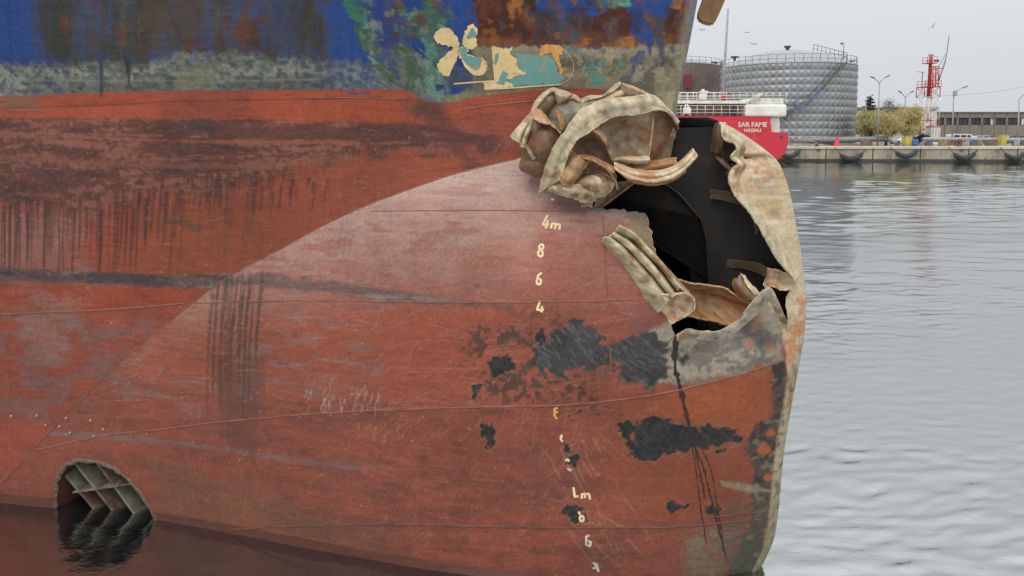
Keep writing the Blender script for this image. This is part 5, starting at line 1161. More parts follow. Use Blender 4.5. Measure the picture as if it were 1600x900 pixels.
def slat(a, b, depth, th, name, lean):
    pa, pb2 = chart([a], b_bulb)[0], chart([b], b_bulb)[0]
    A = ship(pa[0], b_bulb(pa[0], pa[1]) - .05, pa[1]); B2 = ship(pb2[0], b_bulb(pb2[0], pb2[1]) - .05, pb2[1])
    inn = np.append(-STB * depth, lean) 
    mb = MB(); mb.prism([tuple(A), tuple(B2), tuple(B2 + inn), tuple(A + inn)], (0.6 * th, 0, .8 * th)); mb.build(name, M_GRIL, THR)
for a, b in (((93, 748), (150, 815)), ((108, 729), (176, 815)), ((138, 722), (206, 815)), ((178, 734), (236, 815))):
    slat(a, b, .34, .022, "grille_bar", .12)
slat((104, 775), (206, 760), .30, .022, "grille_bar", .12)

# ================================================================== water
WATER_Z = -0.15
def water_material():
    m = bpy.data.materials.new("harbour_water"); m.use_nodes = True
    n, l = m.node_tree.nodes, m.node_tree.links; p = n["Principled BSDF"]
    n.remove(p); out = n["Material Output"]
    gl = n.new("ShaderNodeBsdfGlossy"); gl.inputs['Color'].default_value = (.91, .935, .93, 1); gl.inputs['Roughness'].default_value = .05
    df = n.new("ShaderNodeBsdfDiffuse"); df.inputs['Color'].default_value = (.006, .009, .010, 1)
    fr = n.new("ShaderNodeFresnel"); fr.inputs['IOR'].default_value = 1.33
    mr = n.new("ShaderNodeMapRange"); mr.inputs[3].default_value = .44; mr.inputs[4].default_value = 1.0
    mxs = n.new("ShaderNodeMixShader"); l.new(fr.outputs[0], mr.inputs[0]); l.new(mr.outputs[0], mxs.inputs[0]); l.new(df.outputs[0], mxs.inputs[1]); l.new(gl.outputs[0], mxs.inputs[2]); l.new(mxs.outputs[0], out.inputs[0])
    t = n.new("ShaderNodeTexCoord")
    prev = None
    for sc, st, dist, strength in ((4.2, (1, 2.0, 1), .008, .5), (15, (1, 1.8, 1), .005, .6)):
        mp = n.new("ShaderNodeMapping"); mp.inputs['Scale'].default_value = st; mp.inputs['Rotation'].default_value = (0, 0, .25 + sc * .05); l.new(t.outputs['Object'], mp.inputs[0])
        z = n.new("ShaderNodeTexNoise"); z.inputs['Scale'].default_value = sc; z.inputs['Detail'].default_value = 3; z.inputs['Distortion'].default_value = .4; l.new(mp.outputs[0], z.inputs[0])
        b = n.new("ShaderNodeBump"); b.inputs['Strength'].default_value = strength; b.inputs['Distance'].default_value = dist; l.new(z.outputs[0], b.inputs['Height'])
        md = n.new('ShaderNodeTexNoise'); md.inputs['Scale'].default_value = .09; md.inputs['Detail'].default_value = 2; l.new(t.outputs['Object'], md.inputs[0])
        mm = n.new('ShaderNodeMapRange'); mm.inputs[1].default_value = .35; mm.inputs[2].default_value = .65; mm.inputs[3].default_value = strength * .45; mm.inputs[4].default_value = min(1, strength * 1.5); l.new(md.outputs[0], mm.inputs[0])
        sy = n.new('ShaderNodeSeparateXYZ'); l.new(t.outputs['Object'], sy.inputs[0]); lee = n.new('ShaderNodeMapRange'); lee.inputs[1].default_value = 9; lee.inputs[2].default_value = 55; lee.inputs[3].default_value = 1; lee.inputs[4].default_value = .3; l.new(sy.outputs[1], lee.inputs[0])      # calmer in the lee of the far quay
        pr = n.new('ShaderNodeMath'); pr.operation = 'MULTIPLY'; l.new(mm.outputs[0], pr.inputs[0]); l.new(lee.outputs[0], pr.inputs[1]); l.new(pr.outputs[0], b.inputs['Strength'])
        if prev: l.new(prev.outputs[0], b.inputs['Normal'])
        prev = b
    l.new(prev.outputs[0], gl.inputs['Normal']); l.new(prev.outputs[0], df.inputs['Normal']); l.new(prev.outputs[0], fr.inputs['Normal'])
    return m
def water_mesh():
    """wavelets as real geometry in the basin, finer towards the near quay; a flat sheet carries on to the horizon"""
    ys = 2.6 * 1.0052 ** np.arange(712); ys = ys[ys < 102.5]; us = np.linspace(-1.15, 1.0, 600)
    Y, U = np.meshgrid(ys, us, indexing='ij'); X = U * Y; sp_ = .0052 * Y
    r = np.random.RandomState(5); Zw = np.zeros_like(X)
    wx = X + .5 * (fbm(X * .5, Y * .5, 2, 90) - .5) + .12 * (fbm(X * 2.2, Y * 2.2, 2, 91) - .5); wy = Y + .6 * (fbm(X * .5, Y * .5, 2, 92) - .5) + .14 * (fbm(X * 2.2, Y * 2.2, 2, 93) - .5)
    calm = .45 + 1.1 * sstep(.35, .65, fbm(X * .11, Y * .16, 3, 94))
    for lam in np.geomspace(.075, 2.6, 58):
        th = r.normal(math.pi / 2 + .12, .5); k = 2 * math.pi / lam; slope = .021 * (1.35 if lam < .4 else .7) * r.uniform(.7, 1.3)
        Zw += slope / k * np.sin(k * (wx * math.cos(th) + wy * math.sin(th)) + r.uniform(0, 6.28)) * sstep(2.2, 5.0, lam / sp_) * (1 if lam < .55 else .3 + .7 * sstep(8, 40, Y))
    Zw = Zw * calm * (1 - .82 * sstep(3.2, 1.0, X) * sstep(11, 6.5, Y))          # sheltered between hull and quay
    n, m = X.shape; V = np.stack([X, Y, WATER_Z + Zw], -1).reshape(-1, 3); idx = np.arange(n * m).reshape(n, m)
    F = np.stack([idx[:-1, :-1], idx[:-1, 1:], idx[1:, 1:], idx[1:, :-1]], -1).reshape(-1, 4)
    q = 3000.0; b0 = len(V)
    V = np.concatenate([V, [[-q, -60, WATER_Z - .09], [q, -60, WATER_Z - .09], [q, q, WATER_Z - .09], [-q, q, WATER_Z - .09]]]); F = np.concatenate([F, [[b0, b0 + 1, b0 + 2, b0 + 3]]])
    return raw_mesh("water", V, F)
WATER = link("water", water_mesh(), water_material()); tag(WATER, "calm grey harbour water with small ripples", kind="structure")

# ================================================================== far quay
QZ = 1.91
def qline(x): return 103.0 - (x - 37.8) * .10          # the quay face runs slightly towards us on the right
def gx(px, depth): return (px - 800) / FPX * depth
def upz(py, depth): return float(at(800, py, depth)[2])
M_CONC = material("quay_concrete", C(168, 160, 144), C(132, 122, 106), .6, rough=.9, bump=.3, color3=C(112, 98, 82), scale3=.9, thr3=(.52, .7), stretch=(1, 1, .5))
M_COPE = material("coping_concrete", C(190, 184, 168), C(168, 160, 142), .8, rough=.9)
M_DAMP = material("damp_concrete", C(70, 70, 62), C(48, 50, 46), 1.2, rough=.7)
M_GROUND = material("quay_ground", C(150, 142, 128), C(124, 116, 104), .3, rough=.95, color3=C(138, 128, 96), scale3=.08)
M_BLACK = material("black_rubber", C(52, 54, 58), C(38, 38, 40), 2, rough=.6)
M_STEELG = material("grey_steel", C(150, 154, 158), C(128, 130, 134), 1.5, rough=.5)
M_DSTEEL = material("dark_steel", C(84, 84, 86), C(66, 66, 68), 2, rough=.6)
M_WHITE = material("white_paint", C(222, 222, 214), C(196, 192, 180), .8, rough=.5)
M_SHIPRED = material("ship_red", C(196, 40, 56), C(176, 34, 48), .25, rough=.4, color3=C(204, 62, 70), scale3=.6, thr3=(.55, .75))
M_RED = material("red_paint", C(186, 48, 56), C(168, 40, 48), 2, rough=.5)
M_YEL = material("yellow_paint", C(204, 192, 84), C(184, 170, 74), 2, rough=.5)
M_BLUE = material("blue_paint", C(52, 92, 160), C(48, 80, 140), 2, rough=.5)
M_GLASS = material("dark_glass", C(58, 64, 72), C(44, 50, 58), .8, rough=.15)
M_ROPE = material("rope", C(186, 180, 154), C(150, 142, 116), 6, rough=.9)

mb = MB()
mb.bm.faces.new([mb.bm.verts.new(v) for v in ((-160, qline(-160) + .3, QZ - .02), (300, qline(300) + .3, QZ - .02), (3000, 200, QZ - .02), (3000, 3000, QZ - .02), (-3000, 3000, QZ - .02), (-3000, 300, QZ - .02))])
GROUND = mb.build("ground", M_GROUND); tag(GROUND, "flat dusty quay ground behind the harbour wall", kind="structure")
QUAY = empty("quay_wall", (50, qline(50), 0)); tag(QUAY, "long weathered concrete quay wall across the water", "quay wall", kind="thing")
ang = Matrix.Rotation(math.atan2(-.10, 1), 3, 'Z')
W_ = 6.0; x = -60.0; r_ = random.Random(3)
while x < 130:
    mb = MB(); mb.box((x + W_ / 2, qline(x + W_ / 2) + .9 + r_.uniform(-.03, .03), (QZ - .35 - 1.2) / 2), (W_ - .10, 1.8, QZ - .35 + 1.2), ang, .05); mb.build("wall_block", M_CONC, QUAY)
    mb = MB(); mb.box((x + W_ / 2, qline(x + W_ / 2) + .85, QZ - .17), (W_ - .06, 2.0, .34), ang, .04); mb.build("coping_stone", M_COPE, QUAY)
    x += W_
mb = MB(); mb.box((35, qline(35) + .9, -.02), (190, 1.92, .5), ang); mb.build("tide_band", M_DAMP, QUAY)

def fender(px, py, w, k):
    xx = gx(px, 102.5); yq = qline(xx) - .32; zc = upz(py, yq); L = w / FPX * yq
    t = empty("quay_fender", (xx, yq, zc)); tag(t, k, "fender", "rubber fenders hung along the quay wall")
    mb = MB(); pts = [(xx + L * (u - .5), yq, zc + .55 * (2 * u - 1) ** 2 * (1.3 if u > .5 else 1) - .2) for u in np.linspace(0, 1, 11)]
    mb.tube(pts, [.2] + [.3] * 9 + [.2], 8); mb.build("rubber_tube", M_BLACK, t)
    for sgn in (-1, 1):
        a = Vector(pts[0] if sgn < 0 else pts[-1]); mb = MB(); mb.tube([a, a + Vector((sgn * .7, .1, QZ - .1 - a.z))], .06, 5); mb.build("chain", M_DSTEEL, t)
for px, py, w, k in ((1234, 242, 30, "drooping black fender hung beside the red ship's stern"), (1327, 246, 34, "thick black fender below the round silo's foot"), (1408, 242, 32, "slim black fender below the yellow willows"), (1493, 245, 32, "black fender hung below the second quay bollard"), (1566, 245, 30, "rightmost black fender on the quay wall")):
    fender(px, py, w, k)
def bollard(px, k):
    xx = gx(px, 103); y = qline(xx) + .7
    mb = MB(); mb.lathe((xx, y, QZ), [(.32, 0), (.30, .1), (.2, .2), (.18, .5), (.34, .62), (.36, .74), (.2, .82), (0.01, .84)], 12); mb.box((xx, y - .75, QZ - .35), (.5, .1, .5))
    o = mb.build("bollard", material("bollard_rust", C(96, 70, 60), C(70, 56, 50), 3, rough=.8)); tag(o, k, "bollard", "mooring bollards on the quay edge")
bollard(1277, "rusty bollard holding the mooring rope"); bollard(1487, "rusty bollard under the single-arm street lamp")

# ------------------------------------------------------------------ clad storage tank
TD = 126.0; TX = gx(1226, TD); TR = .925 * (1337 - 1121) / 2 / FPX * TD; TZ0 = QZ; TZ1 = upz(101, TD - TR * .6)
TANK = empty("storage_tank", (TX, TD + TR * .0, TZ0)); tag(TANK, "big round silver tank clad in diamond-embossed panels", "storage tank")
TY = TD
M_CLAD = material("silver_cladding", C(158, 162, 164), C(132, 136, 140), .35, rough=.38, metal=.55, color3=C(148, 146, 136), scale3=.2)
NROW, NCOL = 11, 66
_n, _l = M_CLAD.node_tree.nodes, M_CLAD.node_tree.links
_oi = _n.new("ShaderNodeObjectInfo"); _mr = _n.new("ShaderNodeMapRange"); _mr.inputs[3].default_value = .88; _mr.inputs[4].default_value = 1.08; _l.new(_oi.outputs['Random'], _mr.inputs[0])      # sheets weather differently
_vm = _n.new("ShaderNodeVectorMath"); _vm.operation = 'SCALE'; _src = _n["Principled BSDF"].inputs['Base Color'].links[0].from_socket; _l.new(_src, _vm.inputs[0]); _l.new(_mr.outputs[0], _vm.inputs[3]); _l.new(_vm.outputs[0], _n["Principled BSDF"].inputs['Base Color'])
mb = MB(); mb.lathe((TX, TY, TZ0), [(TR - .12, 0), (TR - .12, TZ1 - TZ0)], 66); mb.build("shell", M_CLAD, TANK)
ph = (TZ1 - TZ0 - .3) / NROW; pw = 2 * math.pi * TR / NCOL
bm = bmesh.new()
h_, w_ = ph * .497, pw * .499
vs = [bm.verts.new(v) for v in ((-w_, 0, -h_), (w_, 0, -h_), (w_, 0, h_), (-w_, 0, h_), (0, -.15, 0))]
for a, b in ((0, 1), (1, 2), (2, 3), (3, 0)): bm.faces.new((vs[a], vs[b], vs[4]))
bs = [bm.verts.new(v) for v in ((-w_, .08, -h_), (w_, .08, -h_), (w_, .08, h_), (-w_, .08, h_))]
for a, b in ((0, 1), (1, 2), (2, 3), (3, 0)): bm.faces.new((vs[b], vs[a], bs[a], bs[b]))
pm = bpy.data.meshes.new("cladding_panel"); bm.to_mesh(pm); bm.free(); pm.materials.append(M_CLAD)
rest_V, rest_F = [], []
pv = np.array([v.co[:] for v in pm.vertices]); pf = [list(p.vertices) for p in pm.polygons]
cnt = 0
cells = []
for c in range(NCOL):
    a = 2 * math.pi * (c + .5) / NCOL; dx, dy = math.sin(a), -math.cos(a)
    for r in range(NROW): cells.append((dy, c, r, a, dx))
cells.sort(key=lambda t: t[0])
restb = bmesh.new()
for i, (dy, c, r, a, dx) in enumerate(cells):
    loc = Vector((TX + dx * TR, TY + dy * TR, TZ0 + .3 + ph * (r + .5))); rot = Matrix.Rotation(a, 4, 'Z')
    if i < 297:
        o = bpy.data.objects.new("cladding_panel", pm); COL.objects.link(o); o.parent = TANK; o.location = loc - TANK.location; o.rotation_euler = (0, 0, a)
    else:
        mtx = Matrix.Translation(loc) @ rot; vv = [restb.verts.new(mtx @ v.co) for v in pm.vertices]
        for f in pf: restb.faces.new([vv[k] for k in f])
rm_ = bpy.data.meshes.new("far_cladding"); restb.to_mesh(rm_); restb.free(); o = link("far_cladding", rm_, M_CLAD, TANK); o["kind"] = "stuff"
mb = MB(); mb.lathe((TX, TY, TZ1), [(TR + .12, -.05), (TR + .12, .1), (TR - .3, .18), (TR * .8, 1.1), (TR * .55, 2.05), (TR * .3, 2.6), (.6, 2.85), (.01, 2.86)], 66); mb.build("domed_roof", M_STEELG, TANK)
mb = MB(); mb.lathe((TX, TY, TZ1 + 2.8), [(.3, 0), (.3, .5), (.55, .55), (.55, .8), (.01, .85)], 12); mb.build("roof_vent", M_DSTEEL, TANK)
def ring_rail(name, cx, cy, z, R, n, h, mat, parent):
    mb = MB()
    for k in range(n):
        a = 2 * math.pi * k / n; mb.tube([(cx + R * math.cos(a), cy + R * math.sin(a), z), (cx + R * math.cos(a), cy + R * math.sin(a), z + h)], .035, 4)
    for hh in (h, h * .5):
        mb.tube([(cx + R * math.cos(2 * math.pi * k / (2 * n)), cy + R * math.sin(2 * math.pi * k / (2 * n)), z + hh) for k in range(2 * n + 1)], .03, 4, False)
    return mb.build(name, mat, parent)
ring_rail("roof_railing", TX, TY, TZ1, TR - .05, 52, 1.25, M_DSTEEL, TANK)
def tank_pt(px, py, off=.0):
    xx = gx(px, TD - TR); 
    for _ in range(6):
        d = max(min((xx - TX) / TR, .999), -.999); yy = TY - math.sqrt(1 - d * d) * (TR + off); xx = gx(px, yy)
    return Vector((xx, yy, upz(py, yy)))
mb = MB(); A = [tank_pt(1318, 97, .7), tank_pt(1300, 117, .7), tank_pt(1280, 140, .7), tank_pt(1262, 158, .7), tank_pt(1240, 168, .7), tank_pt(1216, 188, .7)]
mb.tube(A, .16, 6); [mb.tube([p, p + Vector((0, 0, 1.0))], .04, 4) for p in A]; mb.tube([p + Vector((0, 0, 1.0)) for p in A], .05, 4); mb.build("stair", M_DSTEEL, TANK)
mb = MB(); mb.tube([p + Vector((0, -.3, -.15)) for p in A[2:]], .13, 6); mb.build("stair_rail", material("faded_blue", C(86, 112, 158), C(70, 92, 130), 1, rough=.6), TANK)
mb = MB(); a, b = Vector((gx(1266, TD), TD, upz(82, TD))), Vector((gx(1319, TD - 4), TD - 4, upz(96, TD - 4)))
mb.tube([a, b], .12, 6)
for t in np.linspace(0, 1, 9): p = a.lerp(b, t); mb.tube([p, p + Vector((0, 0, 1.3))], .04, 4)
mb.tube([a + Vector((0, 0, 1.3)), b + Vector((0, 0, 1.3))], .04, 4); mb.tube([a + Vector((0, 0, .65)), b + Vector((0, 0, .65))], .03, 4); mb.box(b, (1.6, 1.2, .15)); mb.build("roof_gangway", M_DSTEEL, TANK)
mb = MB(); p = Vector((gx(1313, TD - 5), TD - 5, upz(96, TD - 5))); mb.tube([p, p + Vector((0, 0, 2.7)), p + Vector((-.3, 0, 2.9))], .05, 5); mb.box(p + Vector((-.35, 0, 2.75)), (.25, .25, .3)); mb.build("roof_lamp", M_DSTEEL, TANK)
mb = MB(); p = Vector((gx(1139, TD - 4), TD - 6, TZ1 + .6)); mb.tube([p, p + Vector((0, 0, .5))], .2, 6); mb.box(p + Vector((0, 0, .6)), (1.1, .8, .25), None, .05); mb.build("breather_vent", M_DSTEEL, TANK)
mb = MB(); mb.lathe((TX, TY, QZ), [(TR + .5, 0), (TR + .5, .25), (TR - .1, .28)], 48); mb.build("base_ring", M_CONC, TANK)

# brown ribbed tank behind
D2 = 150.0; R2 = 11.0; X2 = gx(1122, D2) - R2; Z2 = upz(103, D2 - 5)
T2 = empty("storage_tank", (X2, D2, QZ)); tag(T2, "brown ribbed tank half hidden behind the damaged ship's stem", "storage tank")
M_RIB = material("brown_cladding", C(118, 102, 98), C(98, 84, 80), .4, rough=.7)
mb = MB(); n = 120; prof = []
vs_ = [[], []]
for k in range(n * 2):
    a = math.pi * 2 * k / (n * 2); r = R2 + (.10 if k % 2 else 0)
    for j, z in enumerate((QZ, Z2)): vs_[j].append(mb.bm.verts.new((X2 + r * math.cos(a), D2 + r * math.sin(a), z)))
for k in range(n * 2): mb.bm.faces.new((vs_[0][k], vs_[0][(k + 1) % (n * 2)], vs_[1][(k + 1) % (n * 2)], vs_[1][k]))
mb.build("ribbed_shell", M_RIB, T2)
mb = MB(); mb.lathe((X2, D2, Z2), [(R2 + .1, 0), (R2 + .1, .15), (R2 * .6, 1.2), (.01, 1.9)], 48); mb.build("domed_roof", M_STEELG, T2)
ring_rail("roof_railing", X2, D2, Z2, R2, 44, 1.2, M_DSTEEL, T2)
mb = MB(); p = Vector((gx(1071, D2 - 10), D2 - R2 - .3, upz(128, D2 - 10))); mb.box(p, (1.3, .3, 2.4)); mb.build("red_hatch", material("dull_red", C(120, 48, 56), C(104, 44, 50), 1, rough=.7), T2)
mb = MB(); p = Vector((gx(1113, D2 - 4), D2 - 4, Z2 + .6)); mb.box(p, (1.2, .8, .5), None, .08); mb.build("roof_vent", M_DSTEEL, T2)

# tall grey mast pole
D3 = 106.0; p0 = Vector((gx(1124, D3), D3, QZ)); p1 = Vector((gx(1133, D3), D3, upz(14, D3)))
mb = MB(); mb.tube([p0, p0.lerp(p1, .55), p1], [.26, .2, .13], 10); o = mb.build("mast_pole", M_STEELG); tag(o, "tall tapering grey mast pole in front of the silver tank", "pole")

# ------------------------------------------------------------------ red ship alongside
DS = 88.0
RS = empty("moored_ship", (gx(1150, DS), DS + 5, WATER_Z)); tag(RS, "red ship with white railings moored in front of the tanks", "ship")
def sp(px, py, d=0.0): return (gx(px, DS), DS + d, upz(py, DS))
hull_poly = [(820, 181), (1203, 182), (1203, 208), (1231, 208), (1231, 222), (1229, 234), (1224, 243), (1216, 250), (1200, 258), (1180, 268), (820, 268)]
mb = MB(); mb.prism([sp(*p) for p in hull_poly], (0, 10.5, 0)); es = [e for e in mb.bm.edges]; bmesh.ops.bevel(mb.bm, geom=[e for e in es if abs((e.verts[0].co - e.verts[1].co).y) < .01], offset=.12, segments=2, affect='EDGES'); mb.build("hull", M_SHIPRED, RS)
mb = MB(); a = Vector(sp(1220, 215, -.02)); mb.tube([a, a + Vector((0, .1, 0))], .2, 12); mb.build("fairlead", M_BLACK, RS)
mb = MB(); a, b = Vector(sp(1204, 184, .6)), Vector(sp(1220, 208, .6)); mb.box((a + b) / 2 + Vector((0, 1.2, 0)), (abs(b.x - a.x), 2.4, abs(a.z - b.z)), None, .08); mb.build("white_bulwark", M_WHITE, RS)
mb = MB(); a, b = Vector(sp(1163, 163)), Vector(sp(1228, 181)); mb.box((a + b) / 2 + Vector((0, 3, -.05)), (b.x - a.x, 6, a.z - b.z + .1), None, .25); mb.build("deckhouse_block", M_WHITE, RS)
mb = MB(); a, b = Vector(sp(820, 157)), Vector(sp(1170, 162)); mb.box((a + b) / 2 + Vector((0, 3.4, 0)), (b.x - a.x, 6, a.z - b.z), None, .06); mb.build("boat_deck", M_WHITE, RS)
mb = MB(); a, b = Vector(sp(820, 162)), Vector(sp(1163, 181)); mb.box((a + b) / 2 + Vector((0, 5.8, 0)), (b.x - a.x, 3, a.z - b.z), None); mb.build("deckhouse_wall", material("shaded_white", C(200, 198, 190), C(172, 168, 158), .6, rough=.6), RS)
mb = MB(); a, b = Vector(sp(1172, 155)), Vector(sp(1226, 163)); mb.box((a + b) / 2 + Vector((0, 3, 0)), (b.x - a.x, 5, a.z - b.z + .3), None, .3); mb.build("winch_housing", M_WHITE, RS)
def rail(px0, px1, y0, y1, d, step, name="railing"):
    mb = MB(); n = max(2, int(abs(px1 - px0) / step))
    for k in range(n + 1):
        px = px0 + (px1 - px0) * k / n; mb.tube([sp(px, y0, d), sp(px, y1, d)], .035, 4)
    for t in (0, .36, .68):
        yy = y1 + (y0 - y1) * t; mb.tube([sp(px0, yy, d), sp(px1, yy, d)], .03, 4)
    mb.build(name, M_WHITE, RS)
rail(1000, 1165, 181, 165, .3, 12); rail(1000, 1228, 158, 144, .4, 10); rail(1000, 1150, 158, 141, 5.5, 14)
mb = MB(); [mb.tube([sp(1168 + k * 3, 160, .2), sp(1176 + k * 3, 150, .2), sp(1186 + k * 2, 146, .4)], .05, 5) for k in range(4)]; mb.build("boarding_ladder", M_WHITE, RS)
mb = MB(); a = Vector(sp(1133, 152, 1)); mb.lathe(a - Vector((0, 0, .35)), [(.01, 0), (.32, 0), (.34, .35), (.32, .72), (.01, .74)], 12); mb.build("red_drum", M_RED, RS)
mb = MB(); a = Vector(sp(1100, 151, 1)); mb.box(a, (.8, .6, .7), None, .1); mb.tube([a, a + Vector((0, 0, .9))], .18, 8); mb.box(a + Vector((.1, 0, .6)), (.9, .4, .2), None, .05); mb.build("deck_winch", M_WHITE, RS)
mb = MB(); mb.tube([sp(1066, 181, .2), sp(1071, 163, .2)], .09, 6); mb.tube([sp(1078, 181, .2), sp(1073, 163, .2)], .09, 6); a = Vector(sp(1073, 173, .3)); mb.box(a, (.9, .5, .7), None, .1); mb.build("davit", M_WHITE, RS)
def text(body, px, py, hpx, mat, parent, depth):
    cu = bpy.data.curves.new("ship_name", 'FONT'); cu.body = body; cu.align_x = 'CENTER'; cu.align_y = 'CENTER'; cu.size = hpx / FPX * depth * 1.38; cu.extrude = .01; cu.offset = .012
    o = bpy.data.objects.new("tmp", cu); COL.objects.link(o); bpy.context.view_layer.update()
    me = bpy.data.meshes.new_from_object(o.evaluated_get(bpy.context.evaluated_depsgraph_get())); bpy.data.objects.remove(o)
    c = Vector(sp(px, py, -.03)); me.transform(Matrix.Translation(c) @ Matrix.Rotation(math.pi / 2, 4, 'X')); return link("ship_name", me, mat, parent)
text("SAR FAME", 1174.5, 195, 7.4, M_WHITE, RS, DS); text("NASSAU", 1174.5, 204, 5.2, M_WHITE, RS, DS)
mb = MB(); a = Vector(sp(1219, 185, -.05)); xx = gx(1277, 103); b = Vector((xx, qline(xx) + .4, QZ + .45)); mb.tube([a.lerp(b, t) - Vector((0, 0, .5 * math.sin(math.pi * t))) for t in np.linspace(0, 1, 12)], .045, 5); o = mb.build("mooring_rope", M_ROPE); tag(o, "pale mooring rope slanting from the red ship to a bollard", "rope")
mb = MB(); a = Vector(sp(1220, 216, -.05)); mb.tube([a.lerp(b, t) - Vector((0, 0, .8 * math.sin(math.pi * t))) for t in np.linspace(0, 1, 12)], .045, 5); o = mb.build("mooring_rope", M_ROPE); tag(o, "lower slack mooring rope from the red ship's fairlead", "rope")

# ------------------------------------------------------------------ buildings, vehicles, lamps
DW = 150.0
WH = empty("warehouse", (gx(1560, DW), DW, QZ)); tag(WH, "long low grey concrete warehouse with a ribbon of windows", "warehouse")
M_WHC = material("warehouse_concrete", C(136, 130, 120), C(116, 110, 102), .25, rough=.9, color3=C(104, 100, 94), scale3=.2)
x0, x1 = gx(1455, DW), gx(1800, DW); zt, zw1, zw0 = upz(175, DW), upz(184, DW), upz(195.5, DW)
npan = 18; w = (x1 - x0) / npan
for k in range(npan):
    xc = x0 + w * (k + .5)
    mb = MB(); mb.box((xc, DW + .15, (zt + zw1) / 2), (w - .08, .3, zt - zw1), None, .03); mb.build("parapet_panel", M_WHC, WH)
    mb = MB(); mb.box((xc, DW + .15, (zw0 + QZ) / 2), (w - .08, .3, zw0 - QZ), None, .03); mb.build("wall_panel", M_WHC, WH)
    mb = MB(); mb.box((x0 + w * k, DW + .12, (zw0 + zw1) / 2), (.35, .34, zw1 - zw0)); mb.build("pillar", M_WHC, WH)
    for j in range(2):
        mb = MB(); mb.box((xc - w / 4 + j * w / 2, DW + .28, (zw0 + zw1) / 2), (w / 2 - .24, .08, zw1 - zw0 - .1)); f = mb.build("window", M_DSTEEL, WH)
        for i in range(2):
            mb = MB(); mb.box((xc - w / 4 + j * w / 2 + (i - .5) * (w / 4 - .06), DW + .235, (zw0 + zw1) / 2), (w / 4 - .16, .03, zw1 - zw0 - .2)); mb.build("pane", M_WHITE if (k, j) in ((7, 0), (7, 1), (8, 0), (4, 1)) and i else M_GLASS, f)
mb = MB(); mb.box(((x0 + x1) / 2, DW + 12, (QZ + zt) / 2 - .3), (x1 - x0, 23, zt - QZ - .6)); mb.build("body", M_WHC, WH)
mb = MB(); mb.box(((x0 + x1) / 2, DW + 12, zt + .05), (x1 - x0 + .4, 24.6, .12)); mb.build("roof_slab", material("roof_pale", C(206, 206, 204), C(184, 184, 182), .5, rough=.8), WH)
DB = 140.0
WB = empty("office_building", (gx(1400, DB), DB, QZ)); tag(WB, "low white building behind the yellow willows", "building")
a, b = gx(1325, DB), gx(1461, DB)
mb = MB(); mb.box(((a + b) / 2, DB + 4, (QZ + upz(170, DB)) / 2), (b - a, 8, upz(170, DB) - QZ)); mb.build("wall", material("pale_render", C(214, 212, 204), C(186, 184, 176), .3, rough=.9), WB)
mb = MB(); mb.box(((a + b) / 2, DB + 4, upz(169, DB)), (b - a + .6, 8.6, .35)); mb.build("roof", M_CONC, WB)
for k in range(7):
    xc = a + (b - a) * (k + .5) / 7; mb = MB(); mb.box((xc, DB - .02, upz(203, DB)), (1.3, .1, 1.5)); f = mb.build("window", M_DSTEEL, WB); mb = MB(); mb.box((xc, DB - .08, upz(203, DB)), (1.1, .04, 1.3)); mb.build("pane", M_GLASS, f)
mb = MB(); mb.box((gx(1418, DB), DB - .06, upz(205, DB)), (1.5, .14, 2.4)); mb.build("door", M_BLUE, WB)

def car(px, d, L, H, Wd, mat, label, van=True, sgn=1):
    x = gx(px, d); t = empty("parked_van" if van else "parked_car", (x, d, QZ)); tag(t, label, "van" if van else "car", "vehicles parked behind the quay")
    if van: prof = [(-.5, .18), (-.5, .82), (-.46, .97), (-.1, 1.0), (.22, .98), (.34, .72), (.48, .58), (.5, .4), (.5, .18)]
    else: prof = [(-.5, .2), (-.5, .55), (-.36, .62), (-.25, .96), (.1, 1.0), (.24, .66), (.46, .56), (.5, .4), (.5, .2)]
    mb = MB(); mb.prism([(x + sgn * u * L, d - Wd / 2, QZ + v * H) for u, v in prof], (0, Wd, 0)); bmesh.ops.bevel(mb.bm, geom=list(mb.bm.edges), offset=.06, segments=2, affect='EDGES'); mb.build("body", mat, t)
    for u in (-.32, .33):
        c = Vector((x + sgn * u * L, d - Wd / 2 - .01, QZ + .32)); mb = MB(); mb.tube([c + Vector((0, -.02, 0)), c + Vector((0, .22, 0))], .32, 14); w_ = mb.build("wheel", M_BLACK, t); mb = MB(); mb.tube([c + Vector((0, -.035, 0)), c + Vector((0, .05, 0))], .18, 10); mb.build("rim", M_STEELG, w_)
    for u0, u1 in ((-.40, -.18), (-.15, .05), (.08, .24)):
        mb = MB(); mb.prism([(x + sgn * uu * L, d - Wd / 2 - .012, QZ + v * H) for uu, v in ((u0, .62), (u1, .62), (u1 - (.06 if u1 > .2 else .01), .9), (u0 + .01, .9))], (0, .03, 0)); mb.build("side_window", M_GLASS, t)
car(1501, 128, 4.6, 1.75, 1.8, M_WHITE, "white van parked in front of the warehouse")
car(1420, 124, 4.2, 1.5, 1.8, M_WHITE, "white car parked beside the yellow skip", False, -1)
car(1536, 128, 4.4, 1.5, 1.8, material("silver_car", C(176, 178, 182), C(166, 168, 172), 1, rough=.3), "silver car parked right of the white van", False)
car(1578, 126, 4.4, 1.5, 1.8, material("grey_blue_car", C(108, 116, 130), C(100, 108, 120), 1, rough=.3), "blue-grey car parked at the foot of the rightmost lamp", False, -1)
